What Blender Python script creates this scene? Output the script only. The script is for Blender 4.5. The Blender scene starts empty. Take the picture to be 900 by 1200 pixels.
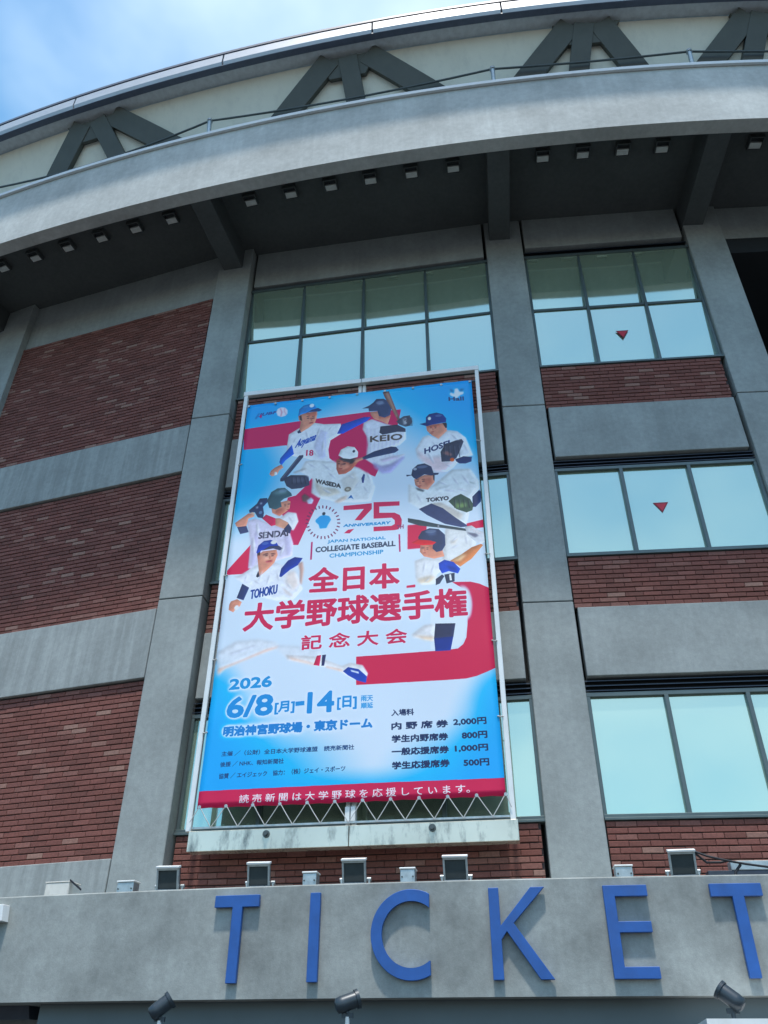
import bpy, bmesh, math, random
import numpy as np
from mathutils import Matrix, Vector
random.seed(7); rng = np.random.default_rng(11)
R = math.radians
SC = bpy.context.scene; COL = SC.collection
EYE = 1.6

# ------------------------------------------------------------------ camera, world, sun, exposure
cd = bpy.data.cameras.new('camera'); cam = bpy.data.objects.new('camera', cd); COL.objects.link(cam); SC.camera = cam
cd.sensor_fit = 'VERTICAL'; cd.sensor_height = 24.0; cd.lens = 24.0*961.0/1200.0
cd.clip_start = .05; cd.clip_end = 3000
PITCH = .60445; ROLL = .005355
cam.matrix_world = Matrix.Translation((0, 0, EYE)) @ Matrix.Rotation(math.pi/2+PITCH, 4, 'X') @ Matrix.Rotation(ROLL, 4, 'Z')

SUN_EL, SUN_AZ = 74.5, 187.0
world = bpy.data.worlds.new('World'); SC.world = world; world.use_nodes = True
nt = world.node_tree; nt.nodes.clear()
def N(nt, t, **k):
    n = nt.nodes.new(t)
    for a, b in k.items():
        if a.startswith('_'): continue
        setattr(n, a, b)
    return n
wo = N(nt, 'ShaderNodeOutputWorld'); bg = N(nt, 'ShaderNodeBackground'); sky = N(nt, 'ShaderNodeTexSky')
sky.sky_type = 'NISHITA'; sky.sun_disc = False; sky.sun_elevation = R(SUN_EL); sky.sun_rotation = R(SUN_AZ)
sky.air_density = 1.0; sky.dust_density = 1.6; sky.ozone_density = 1.6
tc = N(nt, 'ShaderNodeTexCoord'); mp = N(nt, 'ShaderNodeMapping'); mp.inputs['Scale'].default_value = (1.0, 1.0, 1.7)
mp.inputs['Location'].default_value = (7.7, 3.9, .4)
no = N(nt, 'ShaderNodeTexNoise'); no.inputs['Scale'].default_value = 1.25; no.inputs['Detail'].default_value = 6; no.inputs['Roughness'].default_value = .5
cr = N(nt, 'ShaderNodeValToRGB'); cr.color_ramp.elements[0].position = .50; cr.color_ramp.elements[0].color = (0, 0, 0, 1)
cr.color_ramp.elements[1].position = .80; cr.color_ramp.elements[1].color = (1, 1, 1, 1)
mxw = N(nt, 'ShaderNodeMix', data_type='RGBA'); mxw.inputs['B'].default_value = (7.4, 8.6, 9.2, 1)
mul = N(nt, 'ShaderNodeMath', operation='MULTIPLY'); mul.inputs[1].default_value = .85
hsv = N(nt, 'ShaderNodeHueSaturation'); hsv.inputs['Saturation'].default_value = 1.42; hsv.inputs['Value'].default_value = 1.30; hsv.inputs['Hue'].default_value = .482
l = nt.links.new
l(tc.outputs['Generated'], mp.inputs['Vector']); l(mp.outputs[0], no.inputs['Vector']); l(no.outputs['Fac'], cr.inputs['Fac']); l(cr.outputs['Color'], mul.inputs[0])
l(sky.outputs[0], hsv.inputs['Color']); l(hsv.outputs[0], mxw.inputs['A']); l(mul.outputs[0], mxw.inputs['Factor']); l(mxw.outputs['Result'], bg.inputs['Color'])
bg.inputs['Strength'].default_value = .115; l(bg.outputs[0], wo.inputs['Surface'])

sd = bpy.data.lights.new('sun', 'SUN'); sun = bpy.data.objects.new('sun', sd); COL.objects.link(sun)
sd.energy = 2.45; sd.angle = R(2.6); sd.color = (1, .955, .89)
az, el = R(SUN_AZ), R(SUN_EL)
sv = Vector((math.sin(az)*math.cos(el), math.cos(az)*math.cos(el), math.sin(el)))
sun.rotation_euler = (-sv).to_track_quat('-Z', 'Y').to_euler(); sun.location = (0, -5, 40)
SC.view_settings.view_transform = 'Standard'; SC.view_settings.look = 'None'; SC.view_settings.gamma = 1
SC.view_settings.exposure = 0.72; SC.view_settings.use_curve_mapping = False
SC.cycles.max_bounces = 8; SC.cycles.diffuse_bounces = 4

# ------------------------------------------------------------------ materials
def newmat(name):
    m = bpy.data.materials.new(name); m.use_nodes = True; t = m.node_tree; t.nodes.clear()
    o = N(t, 'ShaderNodeOutputMaterial'); p = N(t, 'ShaderNodeBsdfPrincipled'); t.links.new(p.outputs[0], o.inputs['Surface']); return m, t, p
def ramp(t, fac, a, b, ca, cb):
    r = N(t, 'ShaderNodeValToRGB'); e = r.color_ramp.elements; e[0].position = a; e[1].position = b
    e[0].color = (*ca, 1); e[1].color = (*cb, 1); t.links.new(fac, r.inputs['Fac']); return r.outputs['Color']
def noise(t, vec, scale, detail=5, rough=.55):
    n = N(t, 'ShaderNodeTexNoise'); n.inputs['Scale'].default_value = scale; n.inputs['Detail'].default_value = detail; n.inputs['Roughness'].default_value = rough
    t.links.new(vec, n.inputs['Vector']); return n.outputs['Fac']
def coords(t, scale=(1, 1, 1)):
    g = N(t, 'ShaderNodeNewGeometry'); m = N(t, 'ShaderNodeMapping'); m.inputs['Scale'].default_value = scale
    t.links.new(g.outputs['Position'], m.inputs['Vector']); return m.outputs[0]
def mixc(t, fac, a, b, mode='MIX'):
    m = N(t, 'ShaderNodeMix', data_type='RGBA', blend_type=mode)
    if isinstance(fac, float): m.inputs['Factor'].default_value = fac
    else: t.links.new(fac, m.inputs['Factor'])
    for k, v in (('A', a), ('B', b)):
        if isinstance(v, tuple): m.inputs[k].default_value = (*v, 1)
        else: t.links.new(v, m.inputs[k])
    return m.outputs['Result']
def bump(t, p, h, s, d=.01):
    b = N(t, 'ShaderNodeBump'); b.inputs['Strength'].default_value = s; b.inputs['Distance'].default_value = d
    t.links.new(h, b.inputs['Height']); t.links.new(b.outputs[0], p.inputs['Normal'])

def concrete(name, base, var=.10, streak=0.0, scale=1.0, bmp=.2):
    m, t, p = newmat(name); c = coords(t)
    lo = tuple(x*(1-var*2.2) for x in base); hi = tuple(min(1, x*(1+var*1.6)) for x in base)
    a = ramp(t, noise(t, c, 1.1*scale, 6, .6), .3, .7, lo, hi)
    b = ramp(t, noise(t, c, 14*scale, 5, .65), .3, .72, (.8, .8, .8), (1.12, 1.12, 1.12))
    col = mixc(t, .6, a, b, 'MULTIPLY')
    f = ramp(t, noise(t, c, 120, 3, .6), .3, .7, (.86, .86, .86), (1.1, 1.1, 1.1)); col = mixc(t, .55, col, f, 'MULTIPLY')
    if streak:
        s = ramp(t, noise(t, coords(t, (3.2, 3.2, .16)), 2.2, 6, .62), .42, .72, (.86, .87, .88), (1.34, 1.36, 1.38))
        col = mixc(t, streak, col, s, 'MULTIPLY')
        s2 = ramp(t, noise(t, coords(t, (6, 6, .25)), 2.5, 5, .7), .55, .8, (1, 1, 1), (.72, .72, .70)); col = mixc(t, streak*.7, col, s2, 'MULTIPLY')
    t.links.new(col, p.inputs['Base Color']); p.inputs['Roughness'].default_value = .88
    bump(t, p, noise(t, c, 45, 6, .7), bmp, .012); return m
def plain(name, col, rough=.5, metal=0.0, var=.12, scale=9, bmp=.0, dirt_or_reflection=0.0, dirt_or_reflection_col=(.12, .10, .08)):
    m, t, p = newmat(name); c = coords(t)
    col_ = ramp(t, noise(t, c, scale, 5, .6), .3, .7, tuple(x*(1-var) for x in col), tuple(min(1, x*(1+var)) for x in col))
    if dirt_or_reflection:
        d = N(t, 'ShaderNodeMath', operation='MULTIPLY'); d.inputs[1].default_value = dirt_or_reflection
        t.links.new(ramp(t, noise(t, coords(t, (2, 2, .7)), 2.6, 7, .7), .5, .72, (0, 0, 0), (1, 1, 1)), d.inputs[0])
        col_ = mixc(t, d.outputs[0], col_, dirt_or_reflection_col)
    t.links.new(col_, p.inputs['Base Color']); p.inputs['Roughness'].default_value = rough; p.inputs['Metallic'].default_value = metal
    if bmp: bump(t, p, noise(t, c, scale*3, 5, .6), bmp, .004)
    return m
def brickmat(name):
    m, t, p = newmat(name)
    g = N(t, 'ShaderNodeNewGeometry'); o = N(t, 'ShaderNodeObjectInfo'); ad = N(t, 'ShaderNodeMath', operation='ADD'); fr = N(t, 'ShaderNodeMath', operation='FRACT')
    t.links.new(g.outputs['Random Per Island'], ad.inputs[0]); t.links.new(o.outputs['Random'], ad.inputs[1]); t.links.new(ad.outputs[0], fr.inputs[0])
    r = N(t, 'ShaderNodeValToRGB'); e = r.color_ramp.elements; e[0].position = 0; e[0].color = (.155, .056, .042, 1); e[1].position = 1; e[1].color = (.31, .175, .135, 1)
    for pos, c in ((.2, (.175, .060, .045)), (.5, (.195, .066, .050)), (.78, (.215, .077, .060)), (.92, (.245, .108, .084))):
        k = e.new(pos); k.color = (*c, 1)
    t.links.new(fr.outputs[0], r.inputs['Fac'])
    c = coords(t); col = mixc(t, .7, r.outputs['Color'], ramp(t, noise(t, c, 38, 5, .7), .3, .7, (.68, .66, .66), (1.25, 1.25, 1.25)), 'MULTIPLY')
    col = mixc(t, .5, col, ramp(t, noise(t, c, .9, 4, .6), .3, .7, (.8, .78, .78), (1.15, 1.15, 1.15)), 'MULTIPLY')
    t.links.new(col, p.inputs['Base Color']); p.inputs['Roughness'].default_value = .82
    bump(t, p, noise(t, c, 160, 4, .7), .5, .004); return m
def glassmat():
    m, t, p = newmat('window_glass'); c = coords(t)
    gl = N(t, 'ShaderNodeBsdfGlossy'); gl.inputs['Roughness'].default_value = .05; gl.inputs['Color'].default_value = (.74, .86, .73, 1)
    df = N(t, 'ShaderNodeBsdfDiffuse'); df.inputs['Color'].default_value = (.38, .50, .37, 1)
    mx = N(t, 'ShaderNodeMixShader'); mx.inputs[0].default_value = .62
    o = [n for n in t.nodes if n.type == 'OUTPUT_MATERIAL'][0]
    t.links.new(df.outputs[0], mx.inputs[1]); t.links.new(gl.outputs[0], mx.inputs[2]); t.links.new(mx.outputs[0], o.inputs['Surface'])
    b = N(t, 'ShaderNodeBump'); b.inputs['Strength'].default_value = .08; b.inputs['Distance'].default_value = .03
    t.links.new(noise(t, c, .8, 2, .4), b.inputs['Height']); t.links.new(b.outputs[0], gl.inputs['Normal']); t.nodes.remove(p); return m
M = dict(
    pier=concrete('pier_concrete', (.325, .350, .336), .09, .16), band=concrete('band_concrete', (.320, .345, .333), .08, .22),
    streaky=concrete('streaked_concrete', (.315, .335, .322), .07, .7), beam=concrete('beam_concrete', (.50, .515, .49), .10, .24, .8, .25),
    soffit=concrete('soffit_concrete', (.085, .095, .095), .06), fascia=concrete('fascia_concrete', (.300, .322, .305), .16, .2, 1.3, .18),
    mortar=concrete('mortar', (.062, .045, .043), .15), brick=brickmat('red_brick'), glass=glassmat(),
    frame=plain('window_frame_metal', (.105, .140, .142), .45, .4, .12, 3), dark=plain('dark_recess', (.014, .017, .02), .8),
    louvre=plain('louvre_metal', (.05, .065, .09), .45, .3), membrane=plain('membrane_panel', (.74, .73, .62), .7, 0, .05, 1.5, 0, .25, (.42, .42, .38)),
    strut=plain('strut_steel', (.085, .092, .080), .6, .1, .1, 3, 0, .2, (.12, .13, .10)), rim=plain('rim_aluminium', (.46, .49, .52), .5, .25, .06, 4),
    gutter=plain('gutter_paint', (.085, .11, .16), .5), lip=plain('lip_sheet', (.55, .60, .62), .6), cap=plain('white_cap', (.74, .76, .76), .45, 0, .05),
    white=plain('white_paint_metal', (.78, .79, .77), .38, .1, .05, 4, 0, .25, (.45, .42, .36)), steel=plain('stainless_plate', (.68, .64, .53), .27, .6, .12, 1.3, .15, .95, (.10, .11, .11)),  # steel: dark blotches are tree reflections painted into the plate's colour
    galv=plain('galvanised_steel', (.42, .47, .48), .42, .6, .18, 14), blue=plain('blue_letter_paint', (.018, .098, .35), .45, 0, .14, 5, .1, .5, (.03, .085, .26)),
    black=plain('black_housing', (.035, .05, .062), .38, .2), lens=plain('lamp_glass', (.035, .050, .054), .12, .0), booth=plain('booth_metal', (.115, .15, .165), .5, .2, .06, 2),
    rope=plain('white_rope', (.50, .51, .50), .8), wire=plain('steel_wire', (.09, .11, .11), .5, .5), red=plain('sticker_red', (.62, .03, .055), .5), redrim=plain('sticker_dark_red', (.30, .012, .03), .5),
    rubber=plain('black_cable_rubber', (.012, .014, .02), .6), ground=concrete('ground_paving', (.06, .06, .058), .10), reflector=plain('lamp_reflector', (.62, .64, .61), .5, .0),
    offwhite=plain('weathered_white_box', (.66, .64, .58), .5, 0, .08, 6, 0, .5, (.35, .25, .16)), seam=plain('joint_sealant', (.06, .07, .072), .8),
)

# ------------------------------------------------------------------ mesh helpers
class MB:
    def __init__(s): s.v = []; s.f = []; s.sm = []
    def add(s, vs, fs, smooth=False):
        k = len(s.v); s.v += [tuple(v) for v in vs]; s.f += [tuple(i+k for i in f) for f in fs]; s.sm += [smooth]*len(fs)
    def box(s, fn, a, b, mids=None):
        # fn maps local (x,y,z) to world; a,b opposite corners
        P = [fn(x, y, z) for x in (a[0], b[0]) for y in (a[1], b[1]) for z in (a[2], b[2])]
        s.add(P, [(0, 1, 3, 2), (4, 6, 7, 5), (0, 4, 5, 1), (2, 3, 7, 6), (0, 2, 6, 4), (1, 5, 7, 3)])
    def tube(s, pts, r, n=8, smooth=True, cap=True):
        pts = [Vector(p) for p in pts]; rings = []
        for i, p in enumerate(pts):
            d = (pts[min(i+1, len(pts)-1)]-pts[max(i-1, 0)]).normalized(); u = d.orthogonal().normalized() if i == 0 else (u-d*u.dot(d)).normalized(); w = d.cross(u)
            rr = r[i] if isinstance(r, (list, tuple)) else r
            rings.append([p+(u*math.cos(2*math.pi*k/n)+w*math.sin(2*math.pi*k/n))*rr for k in range(n)])
        fs = [(i*n+k, i*n+(k+1) % n, (i+1)*n+(k+1) % n, (i+1)*n+k) for i in range(len(pts)-1) for k in range(n)]
        s.add([v for q in rings for v in q], fs, smooth)
        if cap: s.add(rings[0], [tuple(range(n))[::-1]]); s.add(rings[-1], [tuple(range(n))])
    def build(s, name, mat, parent=None, bevel=0.0, **props):
        me = bpy.data.meshes.new(name); me.from_pydata(s.v, [], s.f)
        bm = bmesh.new(); bm.from_mesh(me)
        for i, f in enumerate(bm.faces): f.smooth = s.sm[i]
        bmesh.ops.recalc_face_normals(bm, faces=bm.faces)
        if bevel: 
            bmesh.ops.bevel(bm, geom=[e for e in bm.edges], offset=bevel, segments=1, affect='EDGES', clamp_overlap=True)
        bm.to_mesh(me); bm.free()
        me.materials.append(mat); return link(name, me, parent, **props)
def link(name, me, parent=None, **props):
    o = bpy.data.objects.new(name, me); COL.objects.link(o)
    if parent is not None:
        o.parent = parent; o.matrix_parent_inverse = parent_inv(parent)
    for k, v in props.items(): o[k] = v
    return o
def world_of(p):
    return p.matrix_basis.copy() if p.parent is None else world_of(p.parent) @ p.matrix_parent_inverse @ p.matrix_basis
def parent_inv(p): return world_of(p).inverted()
def empty(name, loc, label, cat, group=None):
    o = bpy.data.objects.new(name, None); COL.objects.link(o); o.location = loc; o.empty_display_size = .2
    o['label'] = label; o['category'] = cat
    if group: o['group'] = group
    return o
CX, CY = 8.03, 54.12
def cyl(th, r, h):  # position on the facade's plan circle: angle (deg), radius, height above the eye
    return Vector((CX+r*math.sin(R(th)), CY-r*math.cos(R(th)), h+EYE))
def sweep(mb, prof, t0, t1, step=.6, closed=True, smooth=True):
    n = max(2, int(round((t1-t0)/step))+1); ths = [t0+(t1-t0)*i/(n-1) for i in range(n)]; k = len(prof)
    m = k if closed else k-1
    for j in range(m):  # one strip per profile edge, so profile corners stay crisp
        a, b = prof[j], prof[(j+1) % k]; vs = []
        for th in ths: vs += [cyl(th, *a), cyl(th, *b)]
        mb.add(vs, [(2*i, 2*i+2, 2*i+3, 2*i+1) for i in range(n-1)], smooth)
    if closed:
        for th in (t0, t1): mb.add([cyl(th, *p) for p in prof], [tuple(range(k))])
class Bay:  # a straight piece of wall: s along it (left to right), d outwards, h above the eye
    def __init__(s, A, B):
        s.A = Vector((A[0], A[1], 0)); d = Vector((B[0]-A[0], B[1]-A[1], 0)); s.L = d.length; s.t = d.normalized(); s.n = Vector((s.t.y, -s.t.x, 0))
    def __call__(s, x, d, h): return s.A+s.t*x+s.n*d+Vector((0, 0, h+EYE))
    def mat(s, x, d, h):
        m = Matrix((s.t, -s.n, Vector((0, 0, 1)))).transposed().to_4x4(); m.translation = s(x, d, h); return m

ART = [
('G',(0,168,242),[(5403,10602)],[8463,1707],0.35),
('G',(0,168,242),[(-517,10460)],[7444,2271],1),
('G',(0,168,242),[(-881,10253)],[4384,1328],0.9),
('G',(0,168,242),[(10691,10365)],[6651,3401],1),
('G',(0,168,242),[(11025,10103)],[3879,2876],0.9),
('G',(0,168,242),[(11150,8448)],[2373,2842],0.5),
('G',(0,168,242),[(-318,7737)],[3346,2070],0.75),
('G',(0,168,242),[(-382,383)],[6604,1646],1),
('G',(0,168,242),[(-473,1118)],[3314,1882],0.9),
('G',(0,168,242),[(-84,1968)],[1562,1361],0.6),
('G',(0,168,242),[(4783,104)],[8715,595],0.6),
('G',(0,168,242),[(10542,265)],[5082,1480],1),
('G',(0,168,242),[(10657,955)],[2648,1901],0.9),
('G',(0,168,242),[(10460,1777)],[1653,969],0.7),
('P',(216,72,110),[(-55,9213),(2214,9272),(5429,9320),(6916,9297),(6608,8405),(5822,7316),(1958,8542),(64,8535)],0,1),
('P',(216,72,110),[(6915,9269),(6606,8274),(5815,7945),(3970,7443),(2793,5626),(2551,5640),(1980,6598),(2979,7262),(3920,8212)],0,1),
('P',(216,72,110),[(2223,6944),(2859,7024),(3235,6806),(2921,6398),(2824,5987),(2551,5640),(2041,6125)],0,1),
('P',(222,52,88),[(1182,5991),(-141,5014),(689,4993),(1452,5367)],0,1),
('P',(222,52,88),[(9373,5798),(10031,5870),(10071,5668),(9390,5642)],1.0,1),
('P',(222,52,88),[(7108,5890),(7838,5891),(7806,5276),(7089,5273)],1.2,1),
('P',(222,52,88),[(7030,4372),(7348,4386),(7345,4325),(7029,4321)],0.5,1),
('P',(218,50,86),[(8699,4379),(9367,4359),(9685,4298),(9951,4204),(10098,4157),(10104,2447),(9718,2356),(9363,2281),(9003,2242),(8286,2234),(5213,2242),(5193,2842),(8333,2853),(8781,2878),(8967,2963),(9091,3105),(9158,3384),(9236,4140)],0,1),
('G',(222,234,246),[(9055,3872)],[395,500],0.95),
('P',(232,240,248),[(7880,3771),(9191,3709),(9124,3348),(9040,3108),(8815,2932),(8394,2876),(7829,2900)],1.2,1),
('Q',(238,240,246),[(2026,8881),(2472,9047),(3110,9166),(3579,9078),(4316,9037),(4334,8705),(3890,8542),(3819,8257),(3881,7999),(4112,7857),(3487,7901),(2844,8073),(2291,8177),(2008,8261),(1996,8554)],1,1),
('Q',(214,214,238),[(3359,8945),(3735,8816),(3774,8261),(3749,7977),(3432,8031),(3179,8369)],5,0.8),
('Q',(224,224,240),[(3756,7882),(4109,7920),(4223,7478),(3253,7515),(3043,7870)],5,0.7),
('Q',(40,98,206),[(2204,8538),(2330,8238),(1986,8071),(1823,7925),(1719,8027),(1748,8152),(1996,8359)],0,1),
('Q',(226,160,140),[(1819,7957),(1922,7855),(1752,7773),(1678,7654),(1458,7622),(1335,7693),(1388,7798),(1557,7881)],0,1),
('Q',(238,240,242),[(1552,7756),(1668,7732),(1678,7654),(1553,7647)],1,1),
('Q',(226,160,140),[(2381,9462),(2704,9522),(3219,9532),(3228,9309),(3157,9162),(2892,9015),(2579,8905),(2479,8980),(2521,9246),(2419,9322)],0,1),
('Q',(196,118,104),[(2706,9504),(3219,9532),(3239,9393),(2904,9386)],3,0.8),
('Q',(150,88,84),[(2909,9334),(3095,9336),(3099,9295),(2922,9296)],2,0.7),
('Q',(180,90,90),[(2877,9177),(3107,9200),(3092,9160),(2927,9140)],2,0.7),
('Q',(40,52,84),[(2391,8936),(2500,8995),(2581,8889),(2443,8876)],0,1),
('Q',(40,132,206),[(2375,9428),(2407,9667),(2585,9774),(2865,9811),(3106,9756),(3201,9637),(2980,9586),(2705,9511),(2518,9502)],0,1),
('Q',(48,74,120),[(2705,9511),(2978,9603),(3257,9639),(3451,9554),(3313,9517),(2890,9541)],0,1),
('G',(236,244,250),[(2966,9743)],[133,77],1),
('T', 'Aoyama', (36, 80, 180), [2296, 8337, 3166, 8515], 345, 3, 0, 0.3),
('T', '18', (214, 60, 100), [2860, 8142, 3182, 8119], 181, 3, 0, 0),
('Q',(58,62,86),[(2563,8173),(2744,8176),(2750,8112),(1975,7433),(1840,7442),(1830,7520)],0,1),
('Q',(150,156,170),[(2523,8128),(2590,8139),(1939,7543),(1875,7517)],2,0.8),
('Q',(62,64,84),[(1965,7510),(2267,7598),(3029,7545),(3100,7251),(2755,7184),(2360,7180),(2126,7286)],0,1),
('Q',(98,98,118),[(2276,7520),(2812,7499),(2911,7385),(2428,7357)],5,0.6),
('Q',(236,238,240),[(3253,7984),(4185,7849),(4865,7699),(5154,7611),(5633,7379),(5825,7007),(5644,6635),(4998,6645),(4252,6693),(3489,6870),(3192,7019),(3205,7412),(2647,7685),(2862,7977)],3,1),
('Q',(216,206,192),[(3302,7406),(3657,7151),(4230,7080),(4426,6938),(3960,6878),(3580,6912),(3372,7137)],5,0.9),
('Q',(206,196,186),[(4405,7331),(4967,7524),(5166,7213),(4893,6971),(4614,6925)],6,0.5),
('Q',(226,196,176),[(4159,6699),(4433,6809),(4711,6855),(4623,6733),(4348,6655)],4,0.7),
('Q',(176,170,168),[(2356,7672),(2882,7771),(2935,7726),(2458,7631)],3,0.7),
('Q',(196,118,104),[(4180,7934),(4567,7941),(5148,7814),(4823,7568),(4588,7484),(4302,7477),(4197,7645)],0,1),
('Q',(226,160,140),[(4329,7873),(4670,7780),(4771,7672),(4487,7591),(4292,7672)],4,0.8),
('Q',(100,64,64),[(4381,7794),(4574,7794),(4585,7753),(4403,7745)],2,0.8),
('Q',(60,58,64),[(4274,7996),(4567,7941),(5050,7906),(4863,7767),(4669,7814),(4375,7903)],2,1),
('Q',(240,242,244),[(4261,8049),(4359,8215),(4648,8298),(4942,8248),(5102,8091),(5087,7938),(4761,7903),(4470,7948)],0,1),
('G',(40,40,60),[(4912,8122)],[68,48],1),
('T', 'WASEDA', (64, 60, 60), [3335, 7297, 4419, 7068], 134, 4, 0, 0),
('G',(110,96,80),[(4703,7023)],[170,84],0.8),
('G',(216,206,190),[(4703,7023)],[85,39],0.9),
('Q',(40,110,180),[(4715,6759),(4850,6862),(4958,6727),(4854,6781)],0,1),
('Q',(70,80,130),[(5258,7305),(5349,7431),(5406,7394),(5355,7168),(5285,7173)],0,1),
('Q',(232,232,242),[(5311,9001),(5673,9073),(6215,8897),(7103,8664),(7116,8340),(6827,8171),(6301,8084),(6648,7870),(7082,7901),(6469,7392),(6126,7416),(5866,7617),(5427,7834),(5506,8269),(5457,8530),(5272,8773)],2,1),
('Q',(196,190,222),[(5452,8792),(5479,8790),(5468,7987),(5441,7989)],1.5,0.5),
('Q',(196,190,222),[(5623,8752),(5650,8750),(5626,7957),(5600,7959)],1.5,0.5),
('Q',(196,190,222),[(5794,8713),(5821,8711),(5785,7927),(5758,7929)],1.5,0.5),
('Q',(196,190,222),[(5964,8674),(5991,8671),(5942,7897),(5916,7898)],1.5,0.5),
('Q',(196,190,222),[(6134,8634),(6161,8632),(6100,7866),(6073,7868)],1.5,0.5),
('Q',(196,190,222),[(6303,8595),(6330,8593),(6256,7837),(6230,7838)],1.5,0.5),
('Q',(196,190,222),[(6472,8557),(6498,8554),(6413,7807),(6387,7809)],1.5,0.5),
('Q',(196,190,222),[(6640,8518),(6666,8516),(6569,7777),(6543,7779)],1.5,0.5),
('Q',(196,190,222),[(6807,8479),(6834,8477),(6724,7747),(6698,7749)],1.5,0.5),
('Q',(168,160,208),[(5691,7753),(6083,7602),(6472,7636),(6994,7845),(7036,7780),(6469,7392),(6126,7386),(5780,7562)],5,0.75),
('Q',(210,190,214),[(5995,7793),(6648,7870),(6820,7796),(6126,7722)],4,0.7),
('Q',(226,160,140),[(5578,9316),(5989,9300),(6486,9142),(6349,8854),(6125,8954),(5763,9066),(5625,9211)],0,1),
('Q',(196,118,104),[(5944,9152),(6486,9142),(6395,9049),(5990,9048)],3,0.7),
('Q',(62,72,104),[(5711,9613),(5848,9722),(6171,9706),(6399,9590),(6516,9376),(6441,9145),(6215,9080),(5967,9150),(5897,9324),(5532,9337),(5507,9441),(5232,9453),(5529,9525)],0,1),
('Q',(120,132,156),[(5849,9601),(6125,9647),(6216,9537),(5942,9508)],4,0.8),
('Q',(128,96,92),[(6125,9926),(6402,9937),(6492,9755),(6845,9046),(6931,8874),(6841,8864),(6489,9378),(6217,9743)],0,1),
('Q',(186,146,128),[(6217,9900),(6355,9899),(6491,9651),(6756,9087),(6710,9057),(6399,9590)],2,0.8),
('T', 'KEIO', (84, 70, 64), [5594, 8343, 6962, 8336], 193, 4, 0, 0),
('Q',(56,58,78),[(6036,8812),(6751,8822),(7103,8664),(7100,8567),(6747,8594),(6125,8544),(5992,8619)],0,1),
('Q',(72,80,96),[(6708,8924),(6889,9010),(7025,9065),(7294,9077),(7398,8870),(7283,8748),(7105,8729),(6840,8815)],0,1),
('Q',(200,200,206),[(6978,9002),(7157,9005),(7174,8822),(7018,8801)],3,0.8),
('Q',(40,84,196),[(4165,8727),(4355,9010),(5307,9169),(5626,9144),(5447,9024),(4416,8707)],0,1),
('Q',(52,62,96),[(5162,7884),(5774,8059),(6477,8159),(6696,8133),(6803,8031),(6649,7964),(5864,7896),(5339,7840)],0,1),
('Q',(226,160,140),[(4899,7872),(5293,7921),(5322,7841),(4968,7773)],2,1),
('Q',(240,242,248),[(7815,8354),(8035,8401),(8419,8277),(8825,8501),(9253,8436),(9577,8220),(9817,7675),(9348,7617),(8989,7370),(8729,7268),(8146,7339),(7570,7745),(7495,7999)],2,1),
('Q',(236,204,208),[(7580,7961),(7997,7714),(8511,7738),(8666,7544),(9007,7580),(8732,7298),(8268,7270),(7656,7739)],8,0.7),
('Q',(226,160,140),[(7963,8698),(8228,8709),(8756,8733),(8838,8662),(8823,8469),(8461,8257),(8208,8372),(7998,8533)],0,1),
('Q',(196,118,104),[(8007,8694),(8536,8718),(8573,8634),(8046,8594)],3,0.8),
('Q',(150,84,84),[(8082,8462),(8257,8465),(8246,8430),(8102,8428)],2,0.6),
('Q',(44,44,64),[(8667,8724),(8840,8694),(8830,8565),(8765,8570)],0,1),
('Q',(40,62,128),[(7956,8731),(7977,8959),(8115,9047),(8427,9072),(8688,9001),(8827,8858),(8809,8745),(8537,8734),(8228,8709),(8006,8678),(7702,8767),(7924,8782)],0,1),
('Q',(30,46,100),[(7702,8767),(7968,8795),(8229,8722),(8006,8678)],1,0.8),
('G',(236,240,232),[(8116,8908)],[88,65],1),
('T', 'HOSEI', (44, 54, 100), [7854, 7832, 8916, 8019], 174, 4, 0, 0),
('Q',(62,64,82),[(8519,7861),(8705,8066),(9142,8159),(9402,8186),(9479,8102),(9281,7806),(9138,7632),(8879,7559),(8541,7568)],0,1),
('Q',(190,130,120),[(8604,7855),(8776,7873),(8980,7766),(8933,7708),(8642,7791)],3,0.7),
('G',(238,120,80),[(8966,7599)],[110,67],0.9),
('Q',(52,62,104),[(9094,7605),(9437,7671),(9770,7632),(9735,7498),(9500,7454),(9250,7472),(9130,7541)],0,1),
('Q',(234,238,240),[(7176,7013),(7537,6861),(8177,6914),(8935,7314),(9662,7296),(9981,6920),(9955,6700),(9666,6501),(9428,5907),(9373,5791),(8989,5874),(8347,6094),(7602,6293),(7160,6507)],3,1),
('Q',(206,198,190),[(8057,6418),(8415,6426),(9016,6173),(9266,6037),(9168,5923),(8823,5974),(8312,6218)],4,0.9),
('Q',(216,220,224),[(8261,6813),(8900,6897),(8800,6777),(8300,6715)],5,0.7),
('Q',(150,160,160),[(9535,6950),(9796,6868),(9814,6836),(9618,6880)],2,0.6),
('Q',(226,160,140),[(7410,7126),(7829,7227),(8195,7202),(8228,7006),(7943,6802),(7628,6855),(7450,6962)],0,1),
('Q',(196,118,104),[(7731,7104),(8100,7144),(8135,6980),(7903,6900)],4,0.6),
('Q',(150,80,76),[(7486,6960),(7652,6891),(7628,6867),(7476,6935)],2,0.7),
('Q',(60,66,72),[(7447,6898),(7807,6795),(7759,6751),(7535,6813)],2,0.8),
('Q',(52,60,88),[(7300,7264),(7352,7424),(7566,7542),(7846,7562),(8118,7453),(8199,7267),(8409,7253),(8378,7206),(8102,7192),(7830,7244),(7502,7126),(7402,7159),(7299,7248),(7114,7228),(7092,7278)],0,1),
('G',(180,186,200),[(7454,7417)],[92,46],0.9),
('T', 'TOKYO', (62, 62, 74), [7857, 6462, 8753, 6467], 118, 4, 0, 0),
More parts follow.
